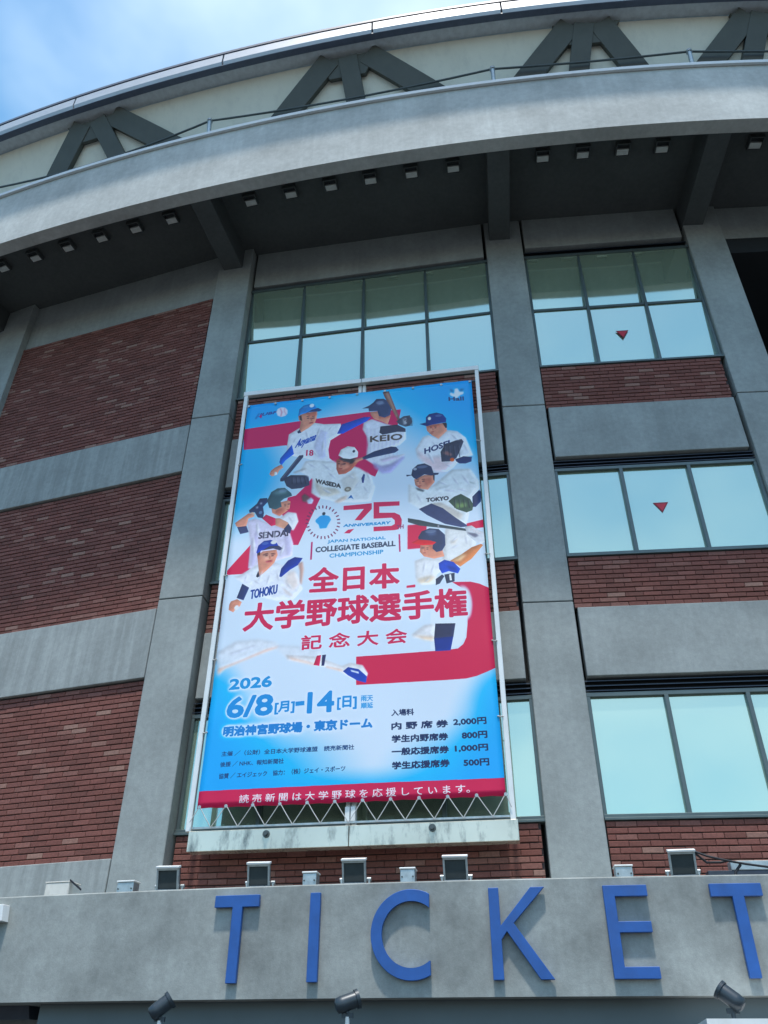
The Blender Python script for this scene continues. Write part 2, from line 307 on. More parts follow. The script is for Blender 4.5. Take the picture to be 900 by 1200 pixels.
('Q',(60,82,66),[(8728,6437),(8960,6547),(9233,6607),(9572,6445),(9687,6284),(9627,6135),(9403,6089),(9018,6204)],0,1),
('Q',(150,180,110),[(8944,6362),(9387,6364),(9418,6240),(9021,6234)],5,0.7),
('Q',(52,62,102),[(9666,6501),(9951,6669),(10032,6601),(9981,6357),(9767,6218),(9658,6224)],0,1),
('Q',(62,72,108),[(7558,6296),(8057,6418),(8493,6267),(8997,5963),(9370,5761),(9408,5715),(9148,5716),(8549,5841),(7862,6124)],0,1),
('Q',(236,236,236),[(8563,5736),(9378,5628),(9684,5291),(9484,5018),(9037,4762),(8487,4736),(8377,4966)],3,1),
('Q',(214,206,198),[(8708,5376),(9015,5445),(8917,5306),(8744,5287)],4,0.8),
('Q',(238,238,240),[(7349,4966),(7739,5029),(8459,4933),(8356,4688),(8139,4589),(8083,4373),(7579,4371),(7374,4518)],3,1),
('Q',(230,206,176),[(7416,4516),(7927,4572),(8135,4534),(7915,4381),(7496,4403)],6,0.7),
('Q',(222,148,112),[(8668,4894),(9061,5013),(9503,5187),(9850,5253),(9931,5220),(9472,4906),(9034,4735)],0,1),
('Q',(240,214,176),[(8711,4891),(9061,5013),(9316,5027),(9047,4873)],5,0.8),
('Q',(58,72,78),[(7125,6078),(7567,6005),(8352,5838),(9381,5658),(9375,5599),(8433,5744),(7561,5855),(7122,5972)],0,1),
('Q',(150,150,160),[(8264,5843),(8333,5827),(8310,5745),(8250,5760)],1,1),
('Q',(220,222,228),[(9301,5721),(9562,5735),(9805,5603),(10011,5532),(10025,5300),(9850,5253),(9606,5353),(9366,5512)],0,1),
('Q',(90,90,110),[(9372,5570),(9710,5521),(9789,5458),(9656,5422),(9451,5507)],2,0.8),
('Q',(226,160,140),[(7582,5353),(8059,5355),(8395,5221),(8466,5018),(8079,4982),(7697,5060),(7552,5182)],0,1),
('Q',(196,118,104),[(7885,5336),(8100,5324),(8134,5178),(7964,5216)],4,0.7),
('Q',(60,50,60),[(7614,5294),(7752,5292),(7751,5263),(7621,5259)],2,0.7),
('Q',(52,64,96),[(7504,5562),(7642,5702),(7952,5766),(8300,5722),(8528,5561),(8530,5299),(8391,5164),(8175,5142),(8030,5241),(8059,5355),(7582,5353),(7522,5473)],0,1),
('Q',(90,104,136),[(7817,5691),(8166,5685),(8203,5580),(7898,5583)],5,0.7),
('Q',(222,84,90),[(7236,5431),(7501,5504),(7935,5455),(8191,5391),(8058,5338),(7668,5343),(7366,5389)],0,1),
('Q',(36,78,200),[(8241,4861),(8459,4933),(8793,4859),(9029,4679),(8936,4574),(8606,4647),(8350,4605),(8253,4721)],0,1),
('Q',(26,56,150),[(8533,4789),(8864,4716),(8938,4602),(8650,4672)],4,0.8),
('Q',(52,60,84),[(8111,4480),(8348,4578),(8429,4532),(8250,4364),(8101,4331)],0,1),
('Q',(52,60,84),[(8432,4573),(8812,4595),(8794,4391),(8499,4352)],0,1),
('Q',(238,238,240),[(8600,4564),(8676,4571),(8697,4423),(8621,4421)],0,1),
('Q',(238,236,238),[(7184,3242),(7640,3431),(8013,3438),(7989,3070),(7624,3131),(7219,3172)],4,1),
('Q',(236,204,174),[(7257,3216),(7995,3161),(7916,3073),(7623,3108)],5,0.8),
('Q',(50,54,84),[(8028,3447),(8739,3429),(8640,3133),(7963,3117)],0,1),
('Q',(40,60,140),[(7964,3126),(8640,3142),(8521,2844),(7990,2844)],0,1),
('Q',(222,216,236),[(557,6417),(944,6451),(1805,6199),(2327,6139),(2592,5677),(2587,5351),(2013,5275),(1244,5103),(843,5124),(829,5834),(703,6122)],2,1),
('Q',(242,242,248),[(1952,6390),(2279,6543),(2630,6492),(2741,6256),(2555,6013),(2327,6139)],2,1),
('Q',(190,182,216),[(1000,6105),(1131,6097),(1125,5324),(1024,5168),(931,5227),(907,5885)],5,0.6),
('Q',(190,182,216),[(2183,5923),(2361,5856),(2527,5517),(2420,5361),(2267,5586)],5,0.5),
('Q',(226,160,140),[(80,6389),(610,6617),(788,6606),(891,6513),(635,6470),(582,6272),(328,6230),(141,6298)],0,1),
('Q',(66,72,108),[(190,6267),(582,6272),(708,6094),(358,6063)],0,1),
('Q',(226,168,146),[(1778,6400),(1952,6390),(2313,6253),(2420,6077),(2162,6092),(1805,6199)],0,1),
('Q',(54,60,96),[(2162,6092),(2338,6223),(2482,6087),(2434,5950),(2215,6005)],0,1),
('Q',(214,52,92),[(1208,6435),(1369,6527),(1778,6400),(1803,6213),(1633,6195)],0,1),
('Q',(46,58,92),[(617,6705),(923,6863),(1033,7005),(1344,6999),(1403,6891),(1203,6756),(1274,6576),(1252,6433),(1028,6475),(872,6630),(652,6629)],0,1),
('Q',(190,200,220),[(892,6776),(977,6800),(1013,6739),(927,6727)],2,0.8),
('Q',(190,200,220),[(1052,6884),(1139,6894),(1155,6842),(1078,6829)],2,0.8),
('G',(120,150,190),[(1118,6601)],[88,53],0.8),
('Q',(226,160,140),[(1895,6830),(2240,6867),(2354,6830),(2334,6626),(2192,6548),(1945,6448),(1626,6554),(1562,6704)],0,1),
('Q',(196,118,104),[(1830,6658),(2090,6671),(2108,6524),(1901,6450),(1714,6549)],5,0.8),
('Q',(60,48,50),[(2234,6773),(2337,6784),(2342,6743),(2256,6734)],2,0.7),
('Q',(60,88,96),[(1355,6924),(1499,7154),(1753,7243),(2064,7238),(2348,7068),(2401,6990),(2058,6923),(1935,6857),(1998,6706),(1745,6640),(1473,6710)],0,1),
('Q',(150,180,180),[(1503,7124),(1843,7228),(2114,7189),(2215,7077),(1864,7070)],8,0.6),
('T', 'SENDAI', (66, 62, 84), [1131, 5878, 2357, 5884], 178, 4, 0, 0),
('Q',(110,80,84),[(2799,6950),(2923,7016),(3152,6897),(3035,6757),(2858,6798)],3,1),
('Q',(214,220,240),[(3029,6817),(3196,6894),(3311,6813),(3256,6708),(3082,6719)],2,1),
('Q',(238,240,248),[(683,5022),(1244,5224),(1976,5214),(2401,5075),(2827,4880),(3088,4501),(2720,4244),(2101,4274),(1465,4388),(881,4669),(284,4956),(512,4958)],3,1),
('Q',(220,206,200),[(2232,4628),(2705,4382),(2802,4295),(2435,4423)],4,0.7),
('Q',(236,214,200),[(2377,4904),(2724,5000),(2944,4620),(2695,4466),(2408,4648)],8,0.6),
('Q',(226,160,140),[(1165,5435),(1379,5542),(1930,5555),(1994,5418),(1884,5219),(1634,5058),(1340,4901),(1254,5165)],0,1),
('Q',(240,190,172),[(1342,5484),(1755,5491),(1822,5340),(1462,5300)],6,0.7),
('Q',(90,56,60),[(1391,5464),(1597,5470),(1606,5440),(1405,5430)],2,0.8),
('Q',(90,56,60),[(1736,5462),(1896,5465),(1900,5438),(1750,5432)],2,0.8),
('Q',(196,92,110),[(1533,5279),(1806,5288),(1797,5253),(1562,5242)],2,0.9),
('Q',(200,128,112),[(1627,5424),(1742,5418),(1741,5329),(1630,5335)],4,0.5),
('Q',(64,44,46),[(1142,5525),(1284,5562),(1279,5443),(1177,5419)],0,1),
('Q',(40,40,60),[(1203,4908),(1272,5048),(1350,4901),(1263,4876)],0,1),
('Q',(36,62,168),[(1118,5526),(1169,5703),(1385,5812),(1662,5826),(1904,5752),(2013,5625),(1643,5631),(1329,5568),(1156,5495)],0,1),
('Q',(56,60,90),[(1330,5562),(1639,5662),(2009,5656),(2181,5571),(2072,5527),(1787,5593)],0,1),
('G',(238,236,230),[(1788,5752)],[159,60],0.95),
('Q',(52,62,104),[(523,4406),(686,4749),(977,4636),(804,4337)],0,1),
('Q',(226,160,140),[(312,4333),(551,4377),(744,4298),(694,4204),(529,4130),(453,4066),(262,4129),(260,4253)],0,1),
('G',(244,244,246),[(558,4170)],[108,72],1),
('Q',(48,66,150),[(2122,4860),(2177,5058),(2425,5248),(2689,5321),(3011,5274),(2847,5109),(2544,5010),(2205,4842)],0,1),
('Q',(206,170,160),[(2844,5138),(3019,5187),(3085,4981),(3035,4588),(2960,4676),(2930,4961)],3,1),
('T', 'TOHOKU', (52, 78, 150), [1048, 4347, 2101, 4440], 232, 4, 0, 0),
('Q',(232,234,240),[(-16,3148),(669,3380),(1540,3390),(2224,3281),(2337,3191),(1898,3098),(985,2949),(315,2769),(140,2634)],6,0.8),
('Q',(206,208,220),[(480,3128),(1402,3268),(1487,3227),(570,3068)],4,0.5),
('Q',(240,182,154),[(106,2795),(983,2959),(1890,3154),(2320,3202),(2295,3156),(1822,3082),(990,2921),(390,2784),(150,2661)],4,0.6),
('Q',(232,234,240),[(2114,3224),(3132,3158),(3912,3024),(3784,2719),(2700,2885)],7,0.7),
('Q',(238,236,238),[(2610,2994),(3769,2901),(4690,2661),(4987,2717),(5436,2654),(5625,2469),(5518,2290),(4999,2405),(4545,2577),(3784,2719),(2701,2876)],2,1),
('Q',(238,180,150),[(2692,2954),(3705,2758),(3709,2713),(2856,2865)],4,0.5),
('Q',(238,190,166),[(4088,2685),(4694,2585),(4734,2539),(4128,2652)],3,0.8),
('Q',(214,52,88),[(3767,2924),(3919,2932),(3876,2698),(3662,2724)],0,1),
('Q',(44,48,90),[(3964,2930),(4101,2934),(4050,2695),(3952,2695)],0,1),
('Q',(48,76,176),[(4733,2548),(4916,2630),(5290,2571),(5589,2405),(5555,2275),(5260,2330),(4923,2452)],0,1),
('Q',(232,236,244),[(4993,2573),(5291,2518),(5307,2473),(5032,2528)],1,0.9),
('Q',(70,44,44),[(2767,9409),(2895,9411),(2897,9388),(2769,9388)],0.6,0.75),
('Q',(50,34,36),[(2788,9348),(2885,9353),(2888,9323),(2790,9325)],0.6,0.8),
('Q',(70,44,44),[(3012,9389),(3139,9392),(3141,9368),(3014,9368)],0.6,0.75),
('Q',(50,34,36),[(3032,9328),(3130,9333),(3133,9304),(3034,9305)],0.6,0.8),
('Q',(176,104,92),[(2965,9325),(3011,9326),(3042,9235),(2956,9233)],1.5,0.55),
('Q',(250,208,188),[(2898,9293),(2944,9293),(2951,9225),(2892,9230)],2,0.5),
('Q',(168,72,76),[(2920,9186),(3063,9187),(3060,9158),(2934,9160)],0.8,0.75),
('Q',(70,44,44),[(8119,8671),(8220,8673),(8219,8655),(8118,8654)],0.6,0.75),
('Q',(50,34,36),[(8128,8623),(8206,8627),(8204,8604),(8127,8605)],0.6,0.8),
('Q',(70,44,44),[(8310,8656),(8410,8658),(8409,8640),(8309,8639)],0.6,0.75),
('Q',(50,34,36),[(8318,8608),(8396,8612),(8395,8589),(8317,8590)],0.6,0.8),
('Q',(176,104,92),[(8227,8609),(8264,8609),(8278,8537),(8209,8536)],1.5,0.55),
('Q',(250,208,188),[(8171,8583),(8208,8583),(8204,8530),(8159,8533)],2,0.5),
('Q',(168,72,76),[(8175,8498),(8289,8500),(8283,8477),(8183,8478)],0.8,0.75),
('Q',(70,44,44),[(4218,7867),(4345,7870),(4346,7848),(4219,7846)],0.6,0.75),
('Q',(50,34,36),[(4235,7808),(4333,7814),(4335,7785),(4237,7786)],0.6,0.8),
('Q',(70,44,44),[(4462,7850),(4589,7853),(4590,7830),(4463,7829)],0.6,0.75),
('Q',(50,34,36),[(4479,7791),(4577,7796),(4578,7768),(4480,7769)],0.6,0.8),
('Q',(176,104,92),[(4359,7792),(4405,7792),(4433,7705),(4347,7703)],1.5,0.55),
('Q',(250,208,188),[(4292,7760),(4338,7761),(4341,7695),(4283,7699)],2,0.5),
('Q',(168,72,76),[(4309,7657),(4452,7659),(4448,7631),(4322,7632)],0.8,0.75),
('Q',(70,44,44),[(7496,7128),(7614,7131),(7613,7111),(7495,7109)],0.6,0.75),
('Q',(50,34,36),[(7507,7075),(7598,7080),(7597,7054),(7506,7054)],0.6,0.8),
('Q',(70,44,44),[(7719,7113),(7836,7116),(7835,7096),(7718,7094)],0.6,0.75),
('Q',(50,34,36),[(7730,7060),(7821,7065),(7819,7039),(7729,7039)],0.6,0.8),
('Q',(176,104,92),[(7620,7060),(7662,7061),(7680,6981),(7600,6979)],1.5,0.55),
('Q',(250,208,188),[(7555,7030),(7597,7031),(7595,6972),(7542,6975)],2,0.5),
('Q',(168,72,76),[(7561,6937),(7694,6939),(7687,6914),(7571,6914)],0.8,0.75),
('Q',(70,44,44),[(2090,6766),(2182,6769),(2184,6753),(2092,6752)],0.6,0.75),
('Q',(50,34,36),[(2105,6726),(2176,6730),(2178,6710),(2107,6710)],0.6,0.8),
('Q',(176,104,92),[(2243,6711),(2276,6712),(2300,6651),(2238,6650)],1.5,0.55),
('Q',(250,208,188),[(2195,6689),(2229,6690),(2234,6644),(2192,6647)],2,0.5),
('Q',(168,72,76),[(2212,6618),(2316,6620),(2314,6600),(2223,6600)],0.8,0.75),
('Q',(70,44,44),[(7801,5280),(7888,5283),(7888,5268),(7800,5266)],0.6,0.75),
('Q',(50,34,36),[(7809,5242),(7876,5246),(7875,5228),(7808,5228)],0.6,0.8),
('Q',(176,104,92),[(7723,5242),(7755,5243),(7768,5186),(7708,5184)],1.5,0.55),
('Q',(250,208,188),[(7674,5221),(7706,5221),(7704,5179),(7664,5182)],2,0.5),
('Q',(168,72,76),[(7679,5154),(7778,5157),(7773,5139),(7686,5138)],0.8,0.75),
('Q',(70,44,44),[(1470,5479),(1595,5483),(1598,5463),(1473,5460)],0.6,0.75),
('Q',(50,34,36),[(1493,5426),(1589,5432),(1592,5406),(1496,5406)],0.6,0.8),
('Q',(70,44,44),[(1712,5465),(1837,5470),(1839,5449),(1714,5447)],0.6,0.75),
('Q',(50,34,36),[(1734,5413),(1829,5419),(1833,5393),(1736,5393)],0.6,0.8),
('Q',(176,104,92),[(1656,5410),(1702,5411),(1736,5332),(1651,5330)],1.5,0.55),
('Q',(250,208,188),[(1592,5380),(1638,5382),(1646,5323),(1589,5326)],2,0.5),
('Q',(168,72,76),[(1617,5288),(1758,5291),(1756,5266),(1632,5265)],0.8,0.75),
('Q',(52,40,44),[(2430,9441),(2523,9457),(2579,9275),(2482,9310)],1,0.9),
('Q',(46,36,42),[(8650,8725),(8825,8728),(8832,8591),(8748,8630)],1,0.9),
('Q',(196,118,104),[(1186,5448),(1245,5454),(1272,5340),(1210,5355)],1,0.7),
('Q',(46,40,44),[(8159,7221),(8240,7199),(8221,7032),(8178,7074)],1,0.8),
('Q',(50,42,44),[(4811,7855),(5003,7865),(4863,7760),(4729,7749)],1.5,0.8),
('Q',(188,188,202),[(2759,8958),(2881,8773),(2932,8582),(2811,8765)],2.2,0.75),
('Q',(250,250,252),[(2794,8975),(2925,8790),(2967,8599),(2855,8781)],2.2,0.6),
('Q',(188,188,202),[(3400,9009),(3363,8803),(3248,8623),(3284,8827)],2.2,0.75),
('Q',(250,250,252),[(3436,9026),(3408,8819),(3283,8640),(3329,8844)],2.2,0.6),
('Q',(188,188,202),[(3569,8599),(3608,8367),(3557,8149),(3518,8378)],2.2,0.75),
('Q',(250,250,252),[(3604,8616),(3652,8383),(3592,8165),(3562,8394)],2.2,0.6),
('Q',(188,188,202),[(3093,8311),(3260,8200),(3384,8066),(3218,8176)],2.2,0.75),
('Q',(250,250,252),[(3128,8327),(3304,8216),(3419,8083),(3262,8192)],2.2,0.6),
('Q',(188,188,202),[(2364,8756),(2326,8653),(2247,8568),(2285,8670)],2.2,0.75),
('Q',(250,250,252),[(2399,8773),(2370,8670),(2282,8585),(2329,8686)],2.2,0.6),
('Q',(188,188,202),[(3952,8999),(3864,8894),(3735,8816),(3823,8921)],2.2,0.75),
('Q',(250,250,252),[(3988,9016),(3908,8911),(3771,8834),(3868,8937)],2.2,0.6),
('Q',(188,188,202),[(8947,8396),(9155,8272),(9310,8115),(9103,8236)],2.2,0.75),
('Q',(250,250,252),[(8983,8412),(9199,8288),(9345,8131),(9148,8252)],2.2,0.6),
('Q',(188,188,202),[(8197,8198),(8296,8105),(8357,7998),(8259,8090)],2.2,0.75),
('Q',(250,250,252),[(8233,8214),(8340,8121),(8393,8014),(8303,8106)],2.2,0.6),
('Q',(188,188,202),[(9473,8040),(9570,7917),(9617,7781),(9521,7903)],2.2,0.75),
('Q',(250,250,252),[(9509,8056),(9614,7932),(9653,7797),(9565,7918)],2.2,0.6),
('Q',(188,188,202),[(7965,7902),(8140,7719),(8241,7513),(8067,7694)],2.2,0.75),
('Q',(250,250,252),[(8000,7918),(8184,7734),(8276,7529),(8111,7709)],2.2,0.6),
('Q',(188,188,202),[(8662,7484),(8836,7443),(8989,7370),(8816,7411)],2.2,0.75),
('Q',(250,250,252),[(8697,7499),(8879,7458),(9024,7386),(8859,7426)],2.2,0.6),
('Q',(188,188,202),[(3555,7859),(3805,7744),(4008,7591),(3761,7705)],2.2,0.75),
('Q',(250,250,252),[(3593,7877),(3852,7761),(4046,7608),(3808,7722)],2.2,0.6),
('Q',(188,188,202),[(3815,7604),(4038,7490),(4215,7343),(3994,7456)],2.2,0.75),
('Q',(250,250,252),[(3853,7622),(4085,7507),(4252,7361),(4040,7473)],2.2,0.6),
('Q',(188,188,202),[(4685,7444),(4843,7381),(4975,7292),(4818,7355)],2.2,0.75),
('Q',(250,250,252),[(4722,7461),(4890,7397),(5012,7309),(4864,7371)],2.2,0.6),
('Q',(188,188,202),[(5166,7213),(5095,7111),(4984,7030),(5055,7132)],2.2,0.75),
('Q',(250,250,252),[(5203,7230),(5141,7127),(5021,7047),(5101,7148)],2.2,0.6),
('Q',(188,188,202),[(3612,7121),(3847,7045),(4050,6930),(3817,7006)],2.2,0.75),
('Q',(250,250,252),[(3648,7138),(3893,7061),(4087,6947),(3863,7022)],2.2,0.6),
('Q',(188,188,202),[(5442,7491),(5569,7343),(5636,7181),(5510,7328)],2.2,0.75),
('Q',(250,250,252),[(5480,7509),(5616,7359),(5673,7199),(5557,7345)],2.2,0.6),
('Q',(188,188,202),[(5310,7106),(5452,6994),(5548,6864),(5407,6975)],2.2,0.75),
('Q',(250,250,252),[(5347,7123),(5498,7010),(5585,6881),(5453,6991)],2.2,0.6),
('Q',(188,188,202),[(2915,7939),(3134,7857),(3322,7740),(3104,7821)],2.2,0.75),
('Q',(250,250,252),[(2952,7957),(3182,7874),(3359,7758),(3151,7838)],2.2,0.6),
('Q',(188,188,202),[(8321,7032),(8534,6974),(8718,6877),(8506,6935)],2.2,0.75),
('Q',(250,250,252),[(8358,7049),(8581,6990),(8755,6894),(8552,6951)],2.2,0.6),
('Q',(188,188,202),[(8919,7120),(9069,6995),(9166,6847),(9016,6971)],2.2,0.75),
('Q',(250,250,252),[(8956,7137),(9116,7011),(9203,6864),(9063,6987)],2.2,0.6),
('Q',(188,188,202),[(9285,7160),(9482,7003),(9611,6818),(9416,6972)],2.2,0.75),
('Q',(250,250,252),[(9323,7176),(9529,7019),(9649,6834),(9463,6988)],2.2,0.6),
('Q',(188,188,202),[(8529,6763),(8801,6756),(9062,6696),(8791,6704)],2.2,0.75),
('Q',(250,250,252),[(8566,6780),(8848,6772),(9100,6713),(8837,6719)],2.2,0.6),
('Q',(188,188,202),[(7485,6705),(7618,6582),(7699,6441),(7567,6563)],2.2,0.75),
('Q',(250,250,252),[(7522,6722),(7664,6598),(7736,6457),(7613,6579)],2.2,0.6),
('Q',(188,188,202),[(9068,6759),(9296,6734),(9506,6667),(9279,6691)],2.2,0.75),
('Q',(250,250,252),[(9105,6775),(9342,6750),(9544,6683),(9326,6707)],2.2,0.6),
('Q',(188,188,202),[(8296,6652),(8196,6554),(8060,6480),(8160,6578)],2.2,0.75),
('Q',(250,250,252),[(8333,6669),(8242,6570),(8097,6496),(8206,6594)],2.2,0.6),
('Q',(188,188,202),[(1002,6361),(1115,6114),(1123,5873),(1012,6116)],2.2,0.75),
('Q',(250,250,252),[(1035,6377),(1156,6129),(1155,5887),(1052,6131)],2.2,0.6),
('Q',(188,188,202),[(1383,6139),(1423,5965),(1390,5801),(1350,5973)],2.2,0.75),
('Q',(250,250,252),[(1415,6154),(1464,5979),(1422,5816),(1391,5988)],2.2,0.6),
('Q',(188,188,202),[(1738,6061),(1830,5919),(1862,5774),(1771,5915)],2.2,0.75),
('Q',(250,250,252),[(1770,6076),(1871,5934),(1894,5789),(1811,5929)],2.2,0.6),
('Q',(188,188,202),[(888,5998),(1016,5714),(1022,5438),(896,5717)],2.2,0.75),
('Q',(250,250,252),[(920,6013),(1056,5728),(1054,5452),(936,5731)],2.2,0.6),
('Q',(188,188,202),[(2211,5699),(2183,5529),(2083,5379),(2110,5548)],2.2,0.75),
('Q',(250,250,252),[(2243,5714),(2223,5543),(2115,5394),(2150,5562)],2.2,0.6),
('Q',(188,188,202),[(2293,6426),(2428,6342),(2529,6240),(2394,6324)],2.2,0.75),
('Q',(250,250,252),[(2325,6442),(2470,6357),(2562,6255),(2436,6339)],2.2,0.6),
('Q',(188,188,202),[(1410,5041),(1396,4892),(1317,4760),(1330,4908)],2.2,0.75),
('Q',(250,250,252),[(1444,5057),(1439,4907),(1351,4775),(1373,4922)],2.2,0.6),
('Q',(188,188,202),[(1742,4937),(1727,4789),(1647,4658),(1662,4805)],2.2,0.75),
('Q',(250,250,252),[(1776,4953),(1770,4804),(1681,4673),(1705,4820)],2.2,0.6),
('Q',(188,188,202),[(2003,5010),(2099,4866),(2132,4718),(2036,4861)],2.2,0.75),
('Q',(250,250,252),[(2037,5025),(2142,4880),(2165,4733),(2079,4876)],2.2,0.6),
('Q',(188,188,202),[(1080,4829),(1260,4777),(1417,4698),(1239,4750)],2.2,0.75),
('Q',(250,250,252),[(1114,4844),(1302,4791),(1451,4713),(1281,4765)],2.2,0.6),
('Q',(188,188,202),[(2401,4704),(2568,4609),(2692,4494),(2527,4588)],2.2,0.75),
('Q',(250,250,252),[(2435,4719),(2610,4624),(2726,4509),(2569,4602)],2.2,0.6),
('Q',(188,188,202),[(827,4985),(822,4881),(770,4788),(775,4891)],2.2,0.75),
('Q',(250,250,252),[(861,5001),(864,4896),(804,4803),(818,4906)],2.2,0.6),
('Q',(188,188,202),[(7734,4945),(7719,4773),(7633,4615),(7648,4785)],2.2,0.75),
('Q',(250,250,252),[(7769,4960),(7762,4788),(7667,4630),(7691,4799)],2.2,0.6),
('Q',(188,188,202),[(8072,4870),(8029,4727),(7928,4600),(7970,4742)],2.2,0.75),
('Q',(250,250,252),[(8107,4885),(8072,4741),(7963,4614),(8014,4756)],2.2,0.6),
('Q',(188,188,202),[(9021,5503),(8901,5411),(8748,5345),(8867,5437)],2.2,0.75),
('Q',(250,250,252),[(9056,5518),(8945,5425),(8784,5360),(8912,5452)],2.2,0.6),
('Q',(188,188,202),[(9280,5517),(9337,5387),(9339,5253),(9283,5382)],2.2,0.75),
('Q',(250,250,252),[(9316,5532),(9382,5402),(9375,5269),(9327,5397)],2.2,0.6),
('Q',(188,188,202),[(8694,5204),(8882,5254),(9085,5268),(8897,5217)],2.2,0.75),
('Q',(250,250,252),[(8729,5219),(8926,5269),(9120,5283),(8941,5232)],2.2,0.6),
('Q',(188,188,202),[(7923,4517),(7805,4457),(7665,4421),(7783,4481)],2.2,0.75),
('Q',(250,250,252),[(7958,4532),(7848,4471),(7700,4436),(7826,4495)],2.2,0.6),
('Q',(226,160,140),[(1584,7850),(1691,7862),(1713,7829),(1607,7811)],0.8,1),
('Q',(150,110,104),[(1598,7815),(1704,7833),(1705,7823),(1604,7805)],0.7,0.6),
('Q',(226,160,140),[(1516,7818),(1623,7829),(1646,7796),(1540,7778)],0.8,1),
('Q',(150,110,104),[(1530,7782),(1636,7800),(1637,7790),(1536,7772)],0.7,0.6),
('Q',(226,160,140),[(1448,7785),(1555,7796),(1578,7763),(1472,7746)],0.8,1),
('Q',(150,110,104),[(1462,7749),(1568,7767),(1570,7758),(1468,7740)],0.7,0.6),
('Q',(226,160,140),[(1381,7752),(1488,7763),(1510,7731),(1404,7713)],0.8,1),
('Q',(150,110,104),[(1395,7717),(1501,7734),(1502,7725),(1401,7707)],0.7,0.6),
('Q',(226,160,140),[(438,4261),(543,4272),(566,4244),(462,4227)],0.8,1),
('Q',(150,110,104),[(453,4230),(557,4247),(558,4238),(459,4221)],0.7,0.6),
('Q',(226,160,140),[(387,4225),(492,4236),(515,4208),(411,4190)],0.8,1),
('Q',(150,110,104),[(402,4194),(505,4211),(507,4202),(408,4185)],0.7,0.6),
('Q',(226,160,140),[(336,4189),(441,4200),(464,4172),(360,4155)],0.8,1),
('Q',(150,110,104),[(350,4158),(454,4175),(456,4166),(356,4149)],0.7,0.6),
('Q',(226,160,140),[(284,4153),(389,4164),(413,4136),(309,4119)],0.8,1),
('Q',(150,110,104),[(299,4122),(403,4139),(405,4131),(305,4113)],0.7,0.6),
('Q',(226,190,170),[(696,6630),(800,6641),(822,6610),(720,6593)],0.8,1),
('Q',(150,110,104),[(710,6597),(813,6614),(814,6605),(716,6588)],0.7,0.6),
('Q',(226,190,170),[(739,6609),(843,6621),(865,6590),(763,6573)],0.8,1),
('Q',(150,110,104),[(753,6576),(856,6593),(857,6585),(759,6567)],0.7,0.6),
('Q',(226,190,170),[(782,6589),(885,6600),(908,6570),(805,6553)],0.8,1),
('Q',(150,110,104),[(796,6556),(899,6573),(900,6564),(802,6547)],0.7,0.6),
('Q',(226,226,232),[(9488,5654),(9593,5665),(9607,5635),(9502,5618)],0.8,1),
('Q',(150,110,104),[(9493,5621),(9599,5639),(9598,5630),(9497,5612)],0.7,0.6),
('Q',(226,226,232),[(9579,5619),(9684,5631),(9698,5601),(9593,5583)],0.8,1),
('Q',(150,110,104),[(9584,5587),(9690,5604),(9689,5595),(9588,5578)],0.7,0.6),
('Q',(226,226,232),[(9670,5585),(9775,5596),(9788,5566),(9683,5549)],0.8,1),
('Q',(150,110,104),[(9675,5552),(9780,5569),(9779,5561),(9678,5543)],0.7,0.6),
('Q',(226,226,232),[(9761,5550),(9865,5561),(9879,5531),(9774,5514)],0.8,1),
('Q',(150,110,104),[(9766,5518),(9870,5535),(9869,5526),(9769,5509)],0.7,0.6),
('Q',(90,96,112),[(6956,9008),(7064,9019),(7081,8984),(6973,8966)],0.8,1),
('Q',(150,110,104),[(6964,8970),(7072,8988),(7072,8978),(6968,8960)],0.7,0.6),
('Q',(90,96,112),[(7035,8961),(7143,8973),(7160,8938),(7052,8920)],0.8,1),
('Q',(150,110,104),[(7043,8924),(7151,8942),(7151,8932),(7048,8914)],0.7,0.6),
('Q',(90,96,112),[(7115,8915),(7222,8927),(7239,8892),(7131,8875)],0.8,1),
('Q',(150,110,104),[(7122,8879),(7230,8896),(7230,8887),(7127,8868)],0.7,0.6),
('Q',(36,38,50),[(2317,7551),(2353,7549),(2387,7326),(2342,7329)],1,0.6),
('Q',(130,130,146),[(2374,7525),(2400,7523),(2418,7368),(2400,7369)],1.2,0.5),
('Q',(36,38,50),[(2490,7539),(2526,7537),(2580,7313),(2536,7316)],1,0.6),
('Q',(130,130,146),[(2546,7513),(2573,7511),(2611,7355),(2593,7356)],1.2,0.5),
('Q',(36,38,50),[(2662,7527),(2698,7525),(2773,7300),(2729,7303)],1,0.6),
('Q',(130,130,146),[(2718,7501),(2745,7500),(2804,7342),(2786,7343)],1.2,0.5),
('Q',(36,38,50),[(2834,7516),(2870,7513),(2966,7287),(2921,7290)],1,0.6),
('Q',(130,130,146),[(2890,7490),(2917,7488),(2997,7329),(2979,7330)],1.2,0.5),
('Q',(36,38,50),[(8663,8069),(8697,8066),(8678,7696),(8635,7699)],1,0.6),
('Q',(130,130,146),[(8711,8028),(8737,8026),(8717,7767),(8700,7768)],1.2,0.5),
('Q',(36,38,50),[(8851,8055),(8885,8052),(8887,7681),(8845,7684)],1,0.6),
('Q',(130,130,146),[(8899,8014),(8924,8012),(8927,7751),(8910,7753)],1.2,0.5),
('Q',(36,38,50),[(9038,8041),(9072,8038),(9096,7666),(9054,7669)],1,0.6),
('Q',(130,130,146),[(9086,8000),(9111,7998),(9136,7736),(9119,7737)],1.2,0.5),
('Q',(36,38,50),[(9225,8027),(9259,8024),(9304,7651),(9262,7654)],1,0.6),
('Q',(130,130,146),[(9272,7986),(9298,7984),(9344,7721),(9327,7722)],1.2,0.5),
('Q',(36,38,50),[(8954,6485),(8990,6482),(8977,6237),(8933,6240)],1,0.6),
('Q',(130,130,146),[(9005,6457),(9032,6455),(9017,6283),(8999,6284)],1.2,0.5),
